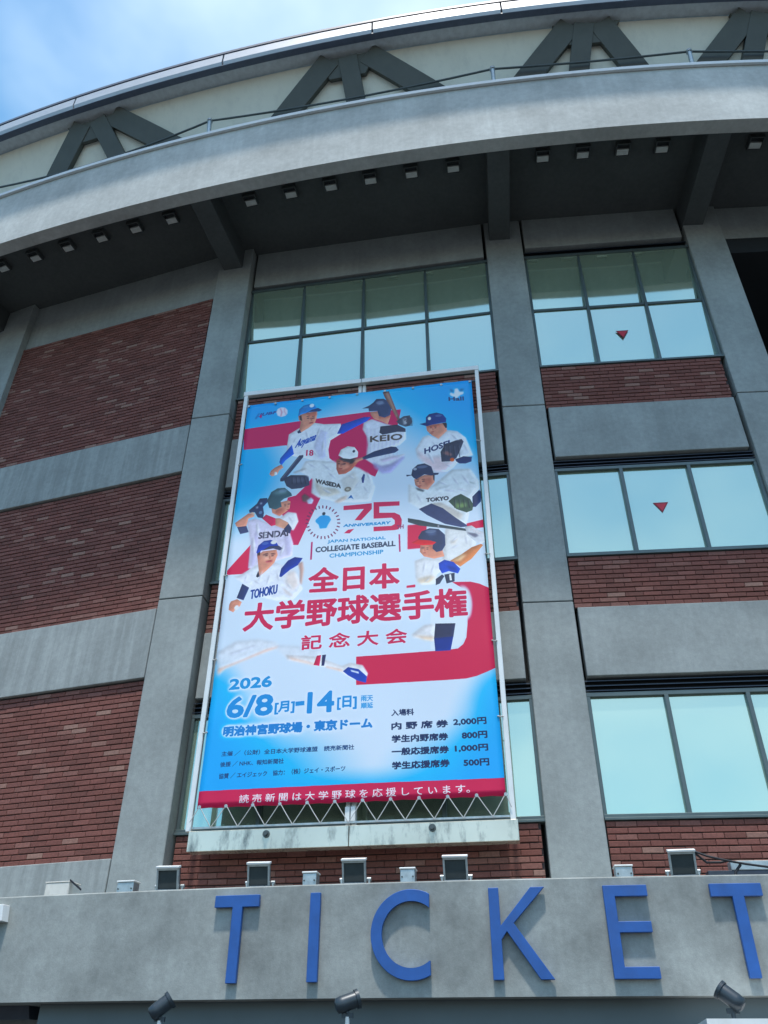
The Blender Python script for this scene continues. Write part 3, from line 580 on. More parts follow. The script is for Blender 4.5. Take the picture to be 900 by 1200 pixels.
('Q',(36,38,50),[(9125,6474),(9160,6471),(9168,6225),(9124,6228)],1,0.6),
('Q',(130,130,146),[(9175,6446),(9202,6444),(9207,6271),(9190,6272)],1.2,0.5),
('Q',(36,38,50),[(9295,6463),(9330,6460),(9358,6213),(9314,6216)],1,0.6),
('Q',(130,130,146),[(9345,6435),(9372,6433),(9397,6259),(9380,6260)],1.2,0.5),
('Q',(36,38,50),[(9464,6452),(9499,6449),(9547,6201),(9503,6204)],1,0.6),
('Q',(130,130,146),[(9514,6424),(9541,6422),(9587,6247),(9570,6248)],1.2,0.5),
('Q',(36,38,50),[(7162,9021),(7198,9018),(7199,8754),(7155,8758)],1,0.6),
('Q',(130,130,146),[(7215,8990),(7242,8988),(7236,8804),(7218,8805)],1.2,0.5),
('Q',(36,38,50),[(7221,9016),(7257,9013),(7265,8749),(7220,8753)],1,0.6),
('Q',(130,130,146),[(7274,8986),(7300,8983),(7302,8799),(7284,8800)],1.2,0.5),
('Q',(36,38,50),[(7280,9012),(7316,9009),(7330,8744),(7286,8747)],1,0.6),
('Q',(130,130,146),[(7332,8981),(7359,8979),(7368,8793),(7350,8795)],1.2,0.5),
('Q',(36,38,50),[(7339,9007),(7374,9004),(7396,8739),(7352,8742)],1,0.6),
('Q',(130,130,146),[(7391,8976),(7418,8974),(7433,8788),(7416,8790)],1.2,0.5),
('G',(150,166,196),[(2685,9714)],[191,49],0.45),
('G',(150,166,196),[(5987,9590)],[184,69],0.45),
('G',(150,166,196),[(8509,8966)],[175,46],0.45),
('G',(150,166,196),[(7748,7463)],[277,53],0.45),
('G',(150,166,196),[(1986,7152)],[222,54],0.45),
('G',(150,166,196),[(1442,5742)],[187,49],0.45),
('G',(150,166,196),[(7991,5681)],[262,59],0.45),
('G',(252,252,252),[(4555,8200)],[195,55],0.45),
('P',(110,60,130),[(403,9523),(558,9705),(604,9681),(462,9508)],3,0.6),
('T', 'JUBF', (74, 86, 150), [538, 9563, 1337, 9587], 125, 3, 0, 0.3),
('G',(226,60,110),[(662,9580)],[69,71],0.8),
('P',(240,234,244),[(1355,9661),(1397,9772),(1560,9816),(1761,9787),(1880,9691),(1885,9578),(1796,9503),(1603,9484),(1427,9543)],2,1),
('P',(200,110,140),[(1508,9783),(1542,9780),(1638,9649),(1600,9505),(1566,9511),(1593,9648)],2,0.8),
('P',(200,110,140),[(1711,9783),(1740,9777),(1749,9660),(1853,9537),(1832,9531),(1716,9655)],2,0.6),
('P',(238,242,248),[(9018,9614),(9084,9684),(9213,9616),(9252,9782),(9400,9788),(9462,9670),(9656,9654),(9622,9563),(9474,9538),(9371,9473),(9294,9424),(9228,9503),(9085,9543)],3,1),
('P',(80,96,130),[(9082,9797),(9220,9691),(9145,9678),(9071,9722)],4,0.8),
('P',(80,110,150),[(9469,9745),(9665,9747),(9559,9662),(9488,9687)],4,0.8),
('T', 'Hall', (60, 70, 112), [8971, 9395, 9622, 9363], 129, 3, 0, 0),
('P',(215,48,92),[(4554,6565),(5691,6577),(5693,6418),(5274,6135),(5018,6151),(5376,6438),(4559,6447)],0,1),
('P',(215,48,92),[(4767,5910),(5008,5920),(4832,5810),(4608,5823)],0,1),
('P',(215,48,92),[(5764,6601),(6806,6555),(6803,6439),(5997,6465),(5998,6295),(6601,6258),(6804,6184),(6885,6057),(6870,5897),(6743,5804),(6595,5793),(5774,5810),(5772,5931),(6477,5912),(6609,5953),(6610,6054),(6492,6130),(5770,6150)],0,1),
('T', 'ANNIVERSARY', (60, 150, 205), [4564, 5987, 6430, 5963], 81, 3, 0, 0.2),
('T', 'TH', (150, 70, 110), [6684, 5804, 6950, 5812], 112, 2, 0, 0),
('T', 'JAPAN NATIONAL', (70, 155, 205), [3971, 5577, 6250, 5552], 103, 2, 0, 0),
('T', 'COLLEGIATE BASEBALL', (44, 58, 84), [3505, 5379, 6630, 5375], 142, 3, 0, 0),
('T', 'CHAMPIONSHIP', (70, 155, 205), [4067, 5215, 6167, 5204], 106, 2, 0, 0),
('P',(190,50,110),[(3311,5666),(3377,5670),(3381,5210),(3309,5210)],0,1),
('P',(190,50,110),[(6747,5673),(6811,5673),(6825,5225),(6767,5220)],0,1),
('P',(120,50,90),[(4325,6129),(4448,6117),(4447,6085),(4325,6097)],0,1),
('P',(120,50,90),[(4314,6043),(4432,6013),(4420,5983),(4302,6013)],0,1),
('P',(120,50,90),[(4272,5964),(4380,5918),(4358,5892),(4249,5937)],0,1),
('P',(120,50,90),[(4202,5896),(4295,5837),(4263,5815),(4170,5874)],0,1),
('P',(120,50,90),[(4108,5843),(4180,5773),(4141,5758),(4069,5827)],0,1),
('P',(120,50,90),[(3995,5807),(4043,5730),(3998,5722),(3950,5798)],0,1),
('P',(120,50,90),[(3869,5790),(3890,5711),(3842,5710),(3821,5789)],0,1),
('P',(120,50,90),[(3737,5793),(3729,5716),(3681,5722),(3688,5800)],0,1),
('P',(120,50,90),[(3604,5817),(3569,5745),(3522,5758),(3557,5830)],0,1),
('P',(120,50,90),[(3479,5859),(3418,5796),(3375,5816),(3436,5878)],0,1),
('P',(120,50,90),[(3367,5918),(3283,5868),(3247,5893),(3331,5943)],0,1),
('P',(120,50,90),[(3275,5990),(3173,5956),(3145,5985),(3248,6019)],0,1),
('P',(120,50,90),[(3209,6072),(3092,6056),(3075,6087),(3191,6104)],0,1),
('P',(120,50,90),[(3170,6160),(3047,6162),(3040,6195),(3164,6193)],0,1),
('P',(120,50,90),[(3163,6249),(3039,6270),(3044,6301),(3168,6280)],0,1),
('P',(120,50,90),[(3188,6333),(3069,6372),(3086,6401),(3204,6362)],0,1),
('P',(120,50,90),[(3243,6409),(3137,6464),(3164,6489),(3270,6434)],0,1),
('P',(120,50,90),[(3325,6472),(3238,6540),(3275,6560),(3361,6492)],0,1),
('P',(120,50,90),[(3431,6519),(3367,6596),(3411,6609),(3474,6531)],0,1),
('P',(120,50,90),[(3554,6546),(3518,6629),(3566,6634),(3602,6551)],0,1),
('P',(120,50,90),[(3688,6553),(3680,6636),(3730,6633),(3738,6550)],0,1),
('P',(120,50,90),[(3824,6538),(3846,6617),(3896,6607),(3873,6528)],0,1),
('P',(120,50,90),[(3956,6504),(4006,6574),(4052,6557),(4002,6486)],0,1),
('P',(120,50,90),[(4076,6451),(4151,6509),(4191,6486),(4116,6427)],0,1),
('P',(120,50,90),[(4178,6383),(4274,6426),(4305,6398),(4209,6355)],0,1),
('P',(120,50,90),[(4256,6303),(4367,6329),(4388,6298),(4277,6272)],0,1),
('P',(120,50,90),[(4306,6217),(4426,6224),(4436,6192),(4316,6185)],0,1),
('P',(0,158,226),[(3447,6246),(3610,6340),(3762,6362),(3982,6317),(4065,6219),(3937,6073),(3896,6004),(3636,6005),(3581,6115),(3451,6195)],1.5,1),
('G',(30,44,60),[(3760,6397)],[81,54],1),
('T', '全日本', (214, 52, 92), [3287, 4374, 6775, 4334], 625, 9, 5, 0),
('T', '大学野球選手権', (214, 52, 92), [887, 3588, 9195, 3564], 671, 9, 8, 0),
('T', '記 念 大 会', (214, 52, 92), [3159, 3065, 7013, 3064], 337, 4, 3, 0),
('T', '2026', (0, 148, 216), [612, 2312, 2188, 2318], 239, 6, 6, 0),
('T', '6/8', (0, 142, 216), [621, 1716, 2300, 1731], 445, 9, 6, 0),
('T', '[月]', (0, 142, 216), [2360, 1737, 3069, 1748], 264, 4, 6, 0),
('P',(0,142,216),[(3089,1974),(3407,1981),(3415,1893),(3099,1886)],0,1),
('T', '14', (0, 142, 216), [3508, 1717, 4462, 1719], 438, 9, 6, 0),
('T', '[日]', (0, 142, 216), [4564, 1750, 5244, 1753], 278, 4, 6, 0),
('T', '雨天', (0, 142, 216), [5387, 1898, 5801, 1897], 118, 1, 0, 0),
('T', '順延', (0, 142, 216), [5391, 1755, 5802, 1755], 117, 1, 0, 0),
('T', '明治神宮野球場・東京ドーム', (0, 128, 206), [588, 1348, 5793, 1355], 215, 5, 8, 0),
('T', '主催 ／（公財）全日本大学野球連盟\u3000読売新聞社', (30, 62, 110), [622, 963, 5184, 964], 100, 1, 0, 0),
('T', '後援 ／ NHK、報知新聞社', (30, 62, 110), [619, 758, 2813, 772], 99, 1, 0, 0),
('T', '協賛 ／ エイジェック\u3000協力：（株）ジェイ・スポーツ', (30, 62, 110), [621, 533, 4901, 572], 105, 1, 0, 0),
('T', '入場料', (28, 44, 84), [6429, 1572, 7193, 1569], 132, 2, 0, 0),
('T', '内 野 席 券', (28, 44, 84), [6426, 1302, 8314, 1304], 148, 3, 0, 0),
('T', '2,000円', (28, 44, 84), [8484, 1320, 9573, 1318], 143, 3, 0, 0),
('T', '学生内野席券', (28, 44, 84), [6438, 1057, 8294, 1058], 145, 3, 0, 0),
('T', '800円', (28, 44, 84), [8739, 1060, 9568, 1059], 140, 3, 0, 0),
('T', '一般応援席券', (28, 44, 84), [6435, 816, 8303, 815], 144, 3, 0, 0),
('T', '1,000円', (28, 44, 84), [8493, 821, 9565, 820], 137, 3, 0, 0),
('T', '学生応援席券', (28, 44, 84), [6441, 558, 8310, 564], 145, 3, 0, 0),
('T', '500円', (28, 44, 84), [8745, 556, 9566, 555], 136, 3, 0, 0),
('P',(214,40,84),[(-128,313),(136,323),(5332,335),(10021,323),(10235,333),(10230,-39),(5345,-75),(-35,-77)],0,1),
('T', '読 売 新 聞 は 大 学 野 球 を 応 援 し て い ま す。', (244, 240, 244), [1399, 67, 8899, 84], 160, 1, 0, 0)]

# ------------------------------------------------------------------ the setting: ground
g = MB(); g.add([(-600, -600, 0), (600, -600, 0), (600, 600, 0), (-600, 600, 0)], [(0, 1, 2, 3)]); g.build('ground', M['ground'], None, kind='structure')

# ------------------------------------------------------------------ the stadium
ST = empty('stadium', (0, 10, 0), 'grey concrete and red brick stadium building with a curved overhanging eave', 'stadium')
B1 = Bay((-7.55, 11.980), (-3.287, 10.542)); B2 = Bay((-2.537, 10.530), (1.818, 9.785)); B3 = Bay((2.549, 9.701), (5.41, 9.429))
PW = .668
def pier(fn, seams, side_dark=True, top=13.49):
    mb = MB(); hs = [-EYE]+seams+[top]
    for i in range(len(hs)-1):
        lo = hs[i]+(.008 if i else 0); hi = hs[i+1]-(.008 if i < len(hs)-2 else 0)
        mb.box(fn, (0, -1.1, lo), (PW, 0, hi))
    o = mb.build('pier', M['pier'], ST, bevel=.008)
    for h in seams:
        j = MB(); j.box(fn, (.012, -1.0, h-.012), (PW-.012, -.014, h+.012)); j.build('joint', M['seam'], o)
    return o
P0 = Bay((-8.05, 12.09), (-7.438, 11.84)); P1 = Bay((-3.261, 10.518), (-2.619, 10.391)); P2 = Bay((1.875, 9.775), (2.539, 9.718)); P3 = Bay((5.481, 9.417), (6.149, 9.375))
pier(P0, [5.70, 9.165]); pier(P1, [5.701, 9.165]); pier(P2, [5.281, 8.80]); pier(P3, [5.281, 8.80])
# walls beyond the piers at either side
W0 = Bay((-12.6, 14.3), (-8.06, 12.11)); W4 = Bay((6.16, 9.40), (10.8, 9.1))
mb = MB(); mb.box(W0, (0, -.8, -EYE), (W0.L, 0, 13.49)); mb.build('side_wall', M['band'], ST, bevel=.01)
mb = MB(); mb.box(W4, (0, -.5, -EYE), (W4.L, 0, 8.2)); mb.box(W4, (0, -.5, 12.60), (W4.L, -.03, 13.49)); mb.build('side_wall', M['band'], ST, bevel=.01)
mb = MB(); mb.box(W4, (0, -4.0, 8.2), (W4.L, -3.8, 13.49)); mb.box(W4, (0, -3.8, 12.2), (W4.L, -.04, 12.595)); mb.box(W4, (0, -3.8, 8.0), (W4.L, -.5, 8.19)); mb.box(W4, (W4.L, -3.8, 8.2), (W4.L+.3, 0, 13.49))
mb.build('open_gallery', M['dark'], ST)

# dark core behind every bay, so that joints read as joints
for nm, b in (('core', B1), ('core', B2), ('core', B3)):
    mb = MB(); mb.box(b, (-.1, -.9, -EYE), (b.L+.12, -.30, 13.49)); mb.build('wall_core', M['dark'], ST)

def band(b, s0, s1, h0, h1, mat='band', d=0.0):
    mb = MB(); mb.box(b, (s0, -.165, h0), (s1, d, h1)); return mb.build('concrete_band', M[mat], ST, bevel=.007)
# ---- brick panels
BL, BH, JT, HJ = .2335, .0595, .0125, .0045; CO = .0725
def camproj(p):
    q = cam.matrix_world.inverted() @ p
    if q.z > -.1: return None
    return (450+961*q.x/-q.z, 600-961*q.y/-q.z, -q.z)
bricks = []   # (bay, s, h, length, panel object, depth)
def brick_panel(b, s0, s1, h0, h1, d=-.03, hidden=None):
    mb = MB(); mb.box(b, (s0, -.165, h0), (s1, d-.012, h1)); po = mb.build('brick_panel', M['mortar'], ST)
    n = int((h1-h0)/CO+.35); ch = (h1-h0)/n
    for k in range(n):
        h = h0+ch*k+JT*.5; off = (k % 2)*(BL+HJ)/2+(.055*(((k*7) % 5)/4) if b is B1 else .012*((k*7) % 3))
        x = s0-off
        while x < s1-.01:
            a, c = max(x, s0+.002), min(x+BL, s1-.002)
            if c-a > .03: bricks.append((b, a, h, c-a, po, d, ch-JT))
            x += BL+HJ
    return po
def frame_d(b): return b
# bay 1: three tall brick panels between streaked concrete bands
L1 = B1.L
band(B1, .0, L1, 12.249, 13.49, 'band', -.05); brick_panel(B1, .02, L1-.005, 9.065, 12.235)
band(B1, 0, L1, 8.075, 9.065, 'streaky', -.012); brick_panel(B1, .02, L1-.005, 5.577, 8.055, -.07)
band(B1, 0, L1, 4.512, 5.577, 'streaky', -.012); brick_panel(B1, .02, L1-.005, 2.175, 4.492, -.07)
band(B1, 0, L1, -EYE, 2.175, 'streaky', -.012)
# bays 2 and 3
for b, s0, lint in ((B2, .005, 12.515), (B3, .035, 12.66)):
    band(b, s0, b.L, lint, 13.49, 'band', -.01)
    for lo, hi in ((7.728, 8.719), (4.199, 5.173)): band(b, s0, b.L, lo, hi)
    s0 = .004
    for lo, hi in ((8.719, 9.60), (5.173, 5.965), (-EYE+2.6, 2.435)): brick_panel(b, s0, b.L, lo, hi)

def one_brick(w, h, seedv, jit=.0035):
    # a brick's visible front: a chamfered block
    e = .005; d = .02; j = [(seedv.uniform(-1, 1)*jit*.4) for _ in range(8)]
    v = [(0, 0, 0), (w, 0, 0), (w, 0, h), (0, 0, h), (0, d-e, 0), (w, d-e, 0), (w, d-e, h), (0, d-e, h), (e, d+j[4], e), (w-e, d+j[5], e), (w-e, d+j[6], h-e), (e, d+j[7], h-e)]
    f = [(0, 1, 5, 4), (1, 2, 6, 5), (2, 3, 7, 6), (3, 0, 4, 7), (4, 5, 9, 8), (5, 6, 10, 9), (6, 7, 11, 10), (7, 4, 8, 11), (8, 9, 10, 11)]
    return v, f
sized = []
for i, (b, s, h, w, po, d, bh) in enumerate(bricks):
    q0 = camproj(b(s, d, h)); q1 = camproj(b(s+w, d, h)); q2 = camproj(b(s, d, h+bh)); a = 0
    if q0 and q1 and q2 and -5 < q0[0] < 895 and 0 < q0[1] < 1060:
        hid = b is B2 and .45 < s < 3.9 and 2.7 < h < 9.1
        if not hid and not (b is B2 and h < 1.55) and not (h < 1.62): a = abs(q1[0]-q0[0])*abs(q2[1]-q0[1])
    sized.append((a, i))
sized.sort(reverse=True); top = {i for a, i in sized[:298] if a > 0}
shared = {}
rest = MB(); br = random.Random(5)
for i, (b, s, h, w, po, d, bh) in enumerate(bricks):
    dd = d-.012+br.uniform(-.003, .002); hh = h+br.uniform(-.0012, .0012)
    if i in top:
        key = (round(w, 3), round(bh, 3), i % 4 if w > .22 else 0)
        if key not in shared:
            v, f = one_brick(w, bh, br); me = bpy.data.meshes.new('brick'); me.from_pydata([(x, -y, z) for x, y, z in v], [], [tuple(reversed(q)) for q in f]); me.materials.append(M['brick']); shared[key] = me
        o = bpy.data.objects.new('brick', shared[key]); COL.objects.link(o); o.parent = po; o.matrix_parent_inverse = parent_inv(po)
        o.matrix_basis = b.mat(s, dd, hh) @ Matrix.Rotation(br.uniform(-.004, .004), 4, 'Y')
    else:
        v, f = one_brick(w, bh, br); rest.add([b(s+x, dd+y, hh+z) for x, y, z in v], f)
me = bpy.data.meshes.new('brick_courses'); me.from_pydata(rest.v, [], rest.f); me.materials.append(M['brick']); link('brick_courses', me, ST, kind='stuff')

# ---- windows, louvres
def triangle_sticker(b, s, h, par, d):
    for nm, w, dd, m in (('sticker_border', .215, .003, 'redrim'), ('sticker_triangle', .15, .006, 'red')):
        hh = w*.82; v = []
        for y in (d, d+dd): v += [b(s-w/2, y, h+hh*.45), b(s+w/2, y, h+hh*.45), b(s, y, h-hh*.55)]
        mb = MB(); mb.add(v, [(0, 1, 2), (3, 4, 5), (0, 1, 4, 3), (1, 2, 5, 4), (2, 0, 3, 5)]); mb.build(nm, M[m], par)
wr = random.Random(3)
def window(b, s0, s1, h0, h1, mull, transom=None, sticker=None):
    D = -.11; fw = .055
    mb = MB()
    mb.box(b, (s0, -.165, h0-.075), (s1, D+.075, h0)); mb.box(b, (s0-.0, D+.075, h0-.075), (s1, D+.11, h0-.045))   # sill and its drip
    mb.box(b, (s0, -.165, h1), (s1, D+(.09 if transom else .05), h1+fw)); mb.box(b, (s0, -.165, h0), (s0+.045, D+.05, h1)); mb.box(b, (s1-.045, -.165, h0), (s1, D+.05, h1))
    fr = mb.build('window', M['frame'], ST, bevel=.004)
    hs = [h0]+([transom] if transom else [])+[h1]; xs = [s0+.045]+mull+[s1-.045]
    for x in mull:
        mb = MB(); mb.box(b, (x-.026, -.165, h0), (x+.026, D+.055, h1)); mb.build('mullion', M['frame'], fr, bevel=.004)
    if transom:
        for i in range(len(xs)-1):
            mb = MB(); mb.box(b, (xs[i]+(.026 if i else 0), -.165, transom-.028), (xs[i+1]-(.026 if i < len(xs)-2 else 0), D+.045, transom+.028)); mb.build('transom', M['frame'], fr, bevel=.004)
    for i in range(len(xs)-1):
        for k in range(len(hs)-1):
            a = xs[i]+(.022 if i else 0); c = xs[i+1]-(.022 if i < len(xs)-2 else 0); lo = hs[k]+(.024 if k else 0); hi = hs[k+1]-(.024 if k < len(hs)-2 else 0)
            tx, ty = wr.uniform(-.006, .006), wr.uniform(-.004, .004)+((.06, .122)[k] if transom else 0)
            dd = -.02 if transom else 0
            def fn(x, y, z, a=a, c=c, lo=lo, hi=hi, tx=tx, ty=ty, dd=dd): return b(x, y+dd+(x-(a+c)/2)*tx+(z-(lo+hi)/2)*ty, z)
            mb = MB(); mb.box(fn, (a, D-.02, lo), (c, D, hi)); mb.build('pane', M['glass'], fr)
    if sticker: triangle_sticker(b, sticker[0], sticker[1], fr, D+.006)
    return fr
def louvre(b, s0, s1, h0, h1, n):
    mb = MB(); mb.box(b, (s0, -.165, h0), (s1, -.135, h1)); lo = mb.build('louvre', M['dark'], ST)
    st = (h1-h0)/n
    for k in range(n):
        z = h0+st*k+st*.2
        mb = MB(); v = [b(x, y, zz) for x in (s0, s1) for y, zz in ((-.13, z+st*.42), (-.06, z), (-.06, z+st*.18), (-.13, z+st*.6))]
        mb.add(v, [(0, 1, 2, 3), (4, 5, 6, 7), (0, 1, 5, 4), (1, 2, 6, 5), (2, 3, 7, 6), (3, 0, 4, 7)]); mb.build('louvre_blade', M['louvre'], lo)
for b, s0, s1, mu, st3, st2 in ((B2, -.03, 4.475, [1.015, 2.156, 3.311], None, None), (B3, -.005, 2.935, [.970, 1.953], (1.46, 10.355), (1.445, 6.79))):
    window(b, s0, s1, 9.68, 12.38, mu, 11.03 if b is B3 else 11.075, st3)
    window(b, s0, s1, 6.045, 7.495, mu, None, st2)
    window(b, s0, s1, 2.515, 3.944, mu)
    louvre(b, s0, s1, 7.555, 7.725, 3); louvre(b, s0, s1, 4.005, 4.197, 3)
    louvre(b, s0, s1, 12.44, 12.512 if b is B2 else 12.655, 2)

# ---- eave: ring beam, soffit, brackets
T0, T1 = -44, 24
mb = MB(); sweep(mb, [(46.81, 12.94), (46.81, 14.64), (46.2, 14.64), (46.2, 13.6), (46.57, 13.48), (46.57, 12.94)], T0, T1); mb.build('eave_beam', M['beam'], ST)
mb = MB(); sweep(mb, [(46.865, 14.60), (46.865, 14.685), (46.55, 14.70), (46.55, 14.645), (46.815, 14.645), (46.815, 14.60)], T0, T1); mb.build('beam_capping', M['cap'], ST)
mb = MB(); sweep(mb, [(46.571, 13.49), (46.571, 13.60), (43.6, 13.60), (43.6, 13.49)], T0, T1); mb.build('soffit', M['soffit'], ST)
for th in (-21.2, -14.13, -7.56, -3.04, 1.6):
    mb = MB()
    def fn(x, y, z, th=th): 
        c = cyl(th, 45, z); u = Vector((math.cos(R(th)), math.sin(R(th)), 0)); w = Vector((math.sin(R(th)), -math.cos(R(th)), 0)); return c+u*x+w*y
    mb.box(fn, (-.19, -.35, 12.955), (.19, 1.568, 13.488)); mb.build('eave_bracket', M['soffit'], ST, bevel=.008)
# roof edge above
mb = MB(); sweep(mb, [(46.55, 14.66), (44.2, 14.62), (44.2, 14.55), (46.55, 14.58)], T0, T1); mb.build('eave_roof', M['lip'], ST)
mb = MB(); sweep(mb, [(46.35, 14.40), (47.03, 15.93), (46.98, 15.95), (46.30, 14.42)], T0, T1); mb.build('membrane_screen', M['membrane'], ST)
mb = MB(); sweep(mb, [(47.03, 15.965), (47.27, 15.955), (47.27, 16.2), (43.5, 16.5), (43.5, 16.45), (47.0, 16.15)], T0, T1); mb.build('rim_underside', M['lip'], ST)
mb = MB(); sweep(mb, [(47.268, 15.935), (47.385, 15.935), (47.385, 15.965), (47.268, 15.965)], T0, T1); mb.build('roof_gutter', M['gutter'], ST)
seams = [-30, -26.2, -22, -17.55, -13.63, -10.08, -7.2, -4.2, -1.0, 2.2]
for a, c in zip(seams[:-1], seams[1:]):
    mb = MB(); sweep(mb, [(47.387, 15.945), (47.42, 16.02), (47.42, 16.27), (47.30, 16.30), (47.275, 16.30), (47.275, 15.972), (47.387, 15.972)], a+.02, c-.02); mb.build('rim_panel', M['rim'], ST)
mb = MB(); sweep(mb, [(47.43, 16.305), (47.43, 16.375), (47.1, 16.44), (43.5, 16.6), (43.5, 16.52), (47.1, 16.32)], T0, T1); mb.build('roof_edge_flashing', M['gutter'], ST)
for a, c in ((T0, -30), (2.2, T1)):
    mb = MB(); sweep(mb, [(47.387, 15.945), (47.42, 16.02), (47.42, 16.27), (47.30, 16.30), (47.275, 16.30), (47.275, 15.972), (47.387, 15.972)], a+.02, c-.02); mb.build('rim_panel', M['rim'], ST)
# struts: fans of three legs on the leaning screen
def scr(th, s, off=0): 
    p = cyl(th, 46.35+.68*s, 14.40+1.53*s); nrm = Vector((math.sin(R(th))*1.53, -math.cos(R(th))*1.53, -.68)).normalized(); return p+nrm*off, nrm
def strut(a, bb, w, par, mat='strut', z0=.0, z1=.11):
    n = 6; mb = MB(); rows = []
    for i in range(n+1):
        k = i/n; th = a[0]+(bb[0]-a[0])*k; s = a[1]+(bb[1]-a[1])*k; rows.append((th, s))
    d = scr(*bb)[0]-scr(*a)[0]; d.normalize(); vs = []
    for th, s in rows:
        p, nr = scr(th, s); q = d.cross(nr).normalized()*w/2; vs += [p-q+nr*z0, p+q+nr*z0, p+q+nr*z1, p-q+nr*z1]
    fs = [(4*i+k, 4*i+(k+1) % 4, 4*i+4+(k+1) % 4, 4*i+4+k) for i in range(n) for k in range(4)]+[(0, 1, 2, 3), (4*n, 4*n+1, 4*n+2, 4*n+3)]
    mb.add(vs, fs); return mb.build('strut', M[mat], par, bevel=.006)
for nd, legs in (((-17.30, -17.20, -17.05), (-18.225, -16.669, -15.438)), ((-10.86, -10.756, -10.62), (-12.126, -10.619, -9.115)), ((-5.44, -5.352, -5.24), (-6.565, -5.569, -4.462)), ((-1.58, -1.484, -1.40), (-2.616, -1.811, -.95)), ((-24.9, -24.8, -24.7), (-25.6, -24.2, -22.8)), ((3.0, 3.1, 3.2), (1.9, 3.0, 4.0))):
    nm = MB(); c = nd[1]; hw = .36/47/math.pi*180
    v = []
    for z in (.0, .098):
        for th, s in ((c-hw*1.7, .985), (c+hw*1.7, .985), (c+hw*.95, .72), (c-hw*.95, .72)): v.append(scr(th, s, z)[0])
    nm.add(v, [(0, 1, 2, 3), (4, 5, 6, 7), (0, 1, 5, 4), (1, 2, 6, 5), (2, 3, 7, 6), (3, 0, 4, 7)])
    node = nm.build('strut_frame', M['strut'], ST, bevel=.01)
    for t, lg, w, z1 in zip(nd, legs, (.43, .36, .43), (.112, .125, .105)):
        # foot measured at s ~ .47; carry the leg on below the beam's edge and up to the rim
        sl = (t-lg)/(1.12-.47); strut((lg-sl*.45, .02), (lg+sl*.50, .97), w, node, z1=z1)

# ---- entrance canopy with the sign
FR, FT, FB = 45.9, 1.628, .622
mb = MB(); sweep(mb, [(FR, FB), (FR, FT-.012), (FR-.012, FT), (FR-.16, FT), (FR-.16, 1.50), (43.9, 1.50), (43.9, FB)], T0, T1, .5); mb.build('canopy_fascia', M['fascia'], ST)
mb = MB(); sweep(mb, [(45.62, -EYE), (45.62, FB-.002), (45.0, FB-.002), (45.0, -EYE)], -14.72, T1, .5); mb.build('booth_front', M['booth'], ST)
mb = MB(); sweep(mb, [(44.6, -EYE), (44.6, FB-.003), (44.3, FB-.003), (44.3, -EYE)], T0, -14.73, .5); mb.build('booth_opening', M['dark'], ST)
mb = MB(); sweep(mb, [(45.45, .50), (45.50, FB-.003), (45.3, FB-.003), (45.3, .50)], T0, -15.0, .5); mb.build('shutter_box', M['louvre'], ST)
mb = MB(); sweep(mb, [(46.0, .30), (46.0, .385), (46.55, .415), (46.55, .30)], -6.62, -4.6, .5, smooth=False); mb.build('ticket_awning', M['white'], ST)
mb = MB(); sweep(mb, [(45.63, .33), (45.63, .36), (46.05, .36), (46.05, .33)], -6.60, -4.62, .5, smooth=False); mb.build('awning_arm', M['white'], ST)

# ------------------------------------------------------------------ downlights under the eave
def downlight(th, r, label):
    t = empty('downlight', cyl(th, r, 13.49), label, 'downlight', 'square downlights under the eave')
    def fn(x, y, z): 
        u = Vector((math.cos(R(th)), math.sin(R(th)), 0)); w = Vector((math.sin(R(th)), -math.cos(R(th)), 0)); return cyl(th, r, 13.488-z)+u*x+w*y
    a, dp = .125, .10; mb = MB()
    for x0, x1, y0, y1 in ((-a, a, a-.02, a), (-a, a, -a, -a+.02), (-a, -a+.02, -a+.02, a-.02), (a-.02, a, -a+.02, a-.02)): mb.box(fn, (x0, y0, 0), (x1, y1, dp))
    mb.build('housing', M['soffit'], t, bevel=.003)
    mb = MB(); mb.box(fn, (-a+.022, -a+.022, .001), (a-.022, a-.022, .05)); mb.build('lamp_well', M['dark'], t)
    mb = MB(); mb.box(fn, (-a+.024, -a+.024, .05), (a-.024, .012, dp-.012)); mb.build('reflector', M['reflector'], t, bevel=.004)
ordw = ['first', 'second', 'third', 'fourth', 'fifth', 'sixth', 'seventh']
DL = [([-19.975, -19.004, -18.054, -17.109, -16.18, -15.233], 'in the leftmost eave bay over blank brick'), ([-13.228, -12.261, -11.312, -10.396, -9.46, -8.522], 'in the eave bay above the banner'), ([-6.552, -5.685, -4.827, -3.983], 'in the eave bay above the red triangles'), ([-1.988], 'right of the last eave bracket')]
for ths, where in DL:
    for k, th in enumerate(ths):
        downlight(th, 46.08, ('square downlight, '+(ordw[k]+' from the left ' if len(ths) > 1 else 'the only one ')+where))

# ------------------------------------------------------------------ lifeline along the eave
t = empty('cable_rail', cyl(-14.08, 46.7, 14.65), 'low wire rail on short posts along the top of the curved eave', 'rail')
posts = [-26.5, -20.3, -14.08, -7.491, -3.238, 1.2]; tops = []
for th in posts:
    mb = MB(); p = cyl(th, 46.80, 14.66); q = cyl(th, 46.86, 15.03); mb.tube([p, q], .040, 10); mb.tube([q, q+Vector((0, 0, .05))], .055, 10); mb.build('post', M['galv'], t); tops.append(q+Vector((0, 0, .03)))
mb = MB()
for (a, c), sag in zip(zip(tops[:-1], tops[1:]), (.2, .26, .12, .04, .03)):
    pts = [a.lerp(c, k/14)-Vector((0, 0, sag*4*(k/14)*(1-k/14))) for k in range(15)]; mb.tube(pts, .020, 6)
mb.build('wire', M['wire'], t)

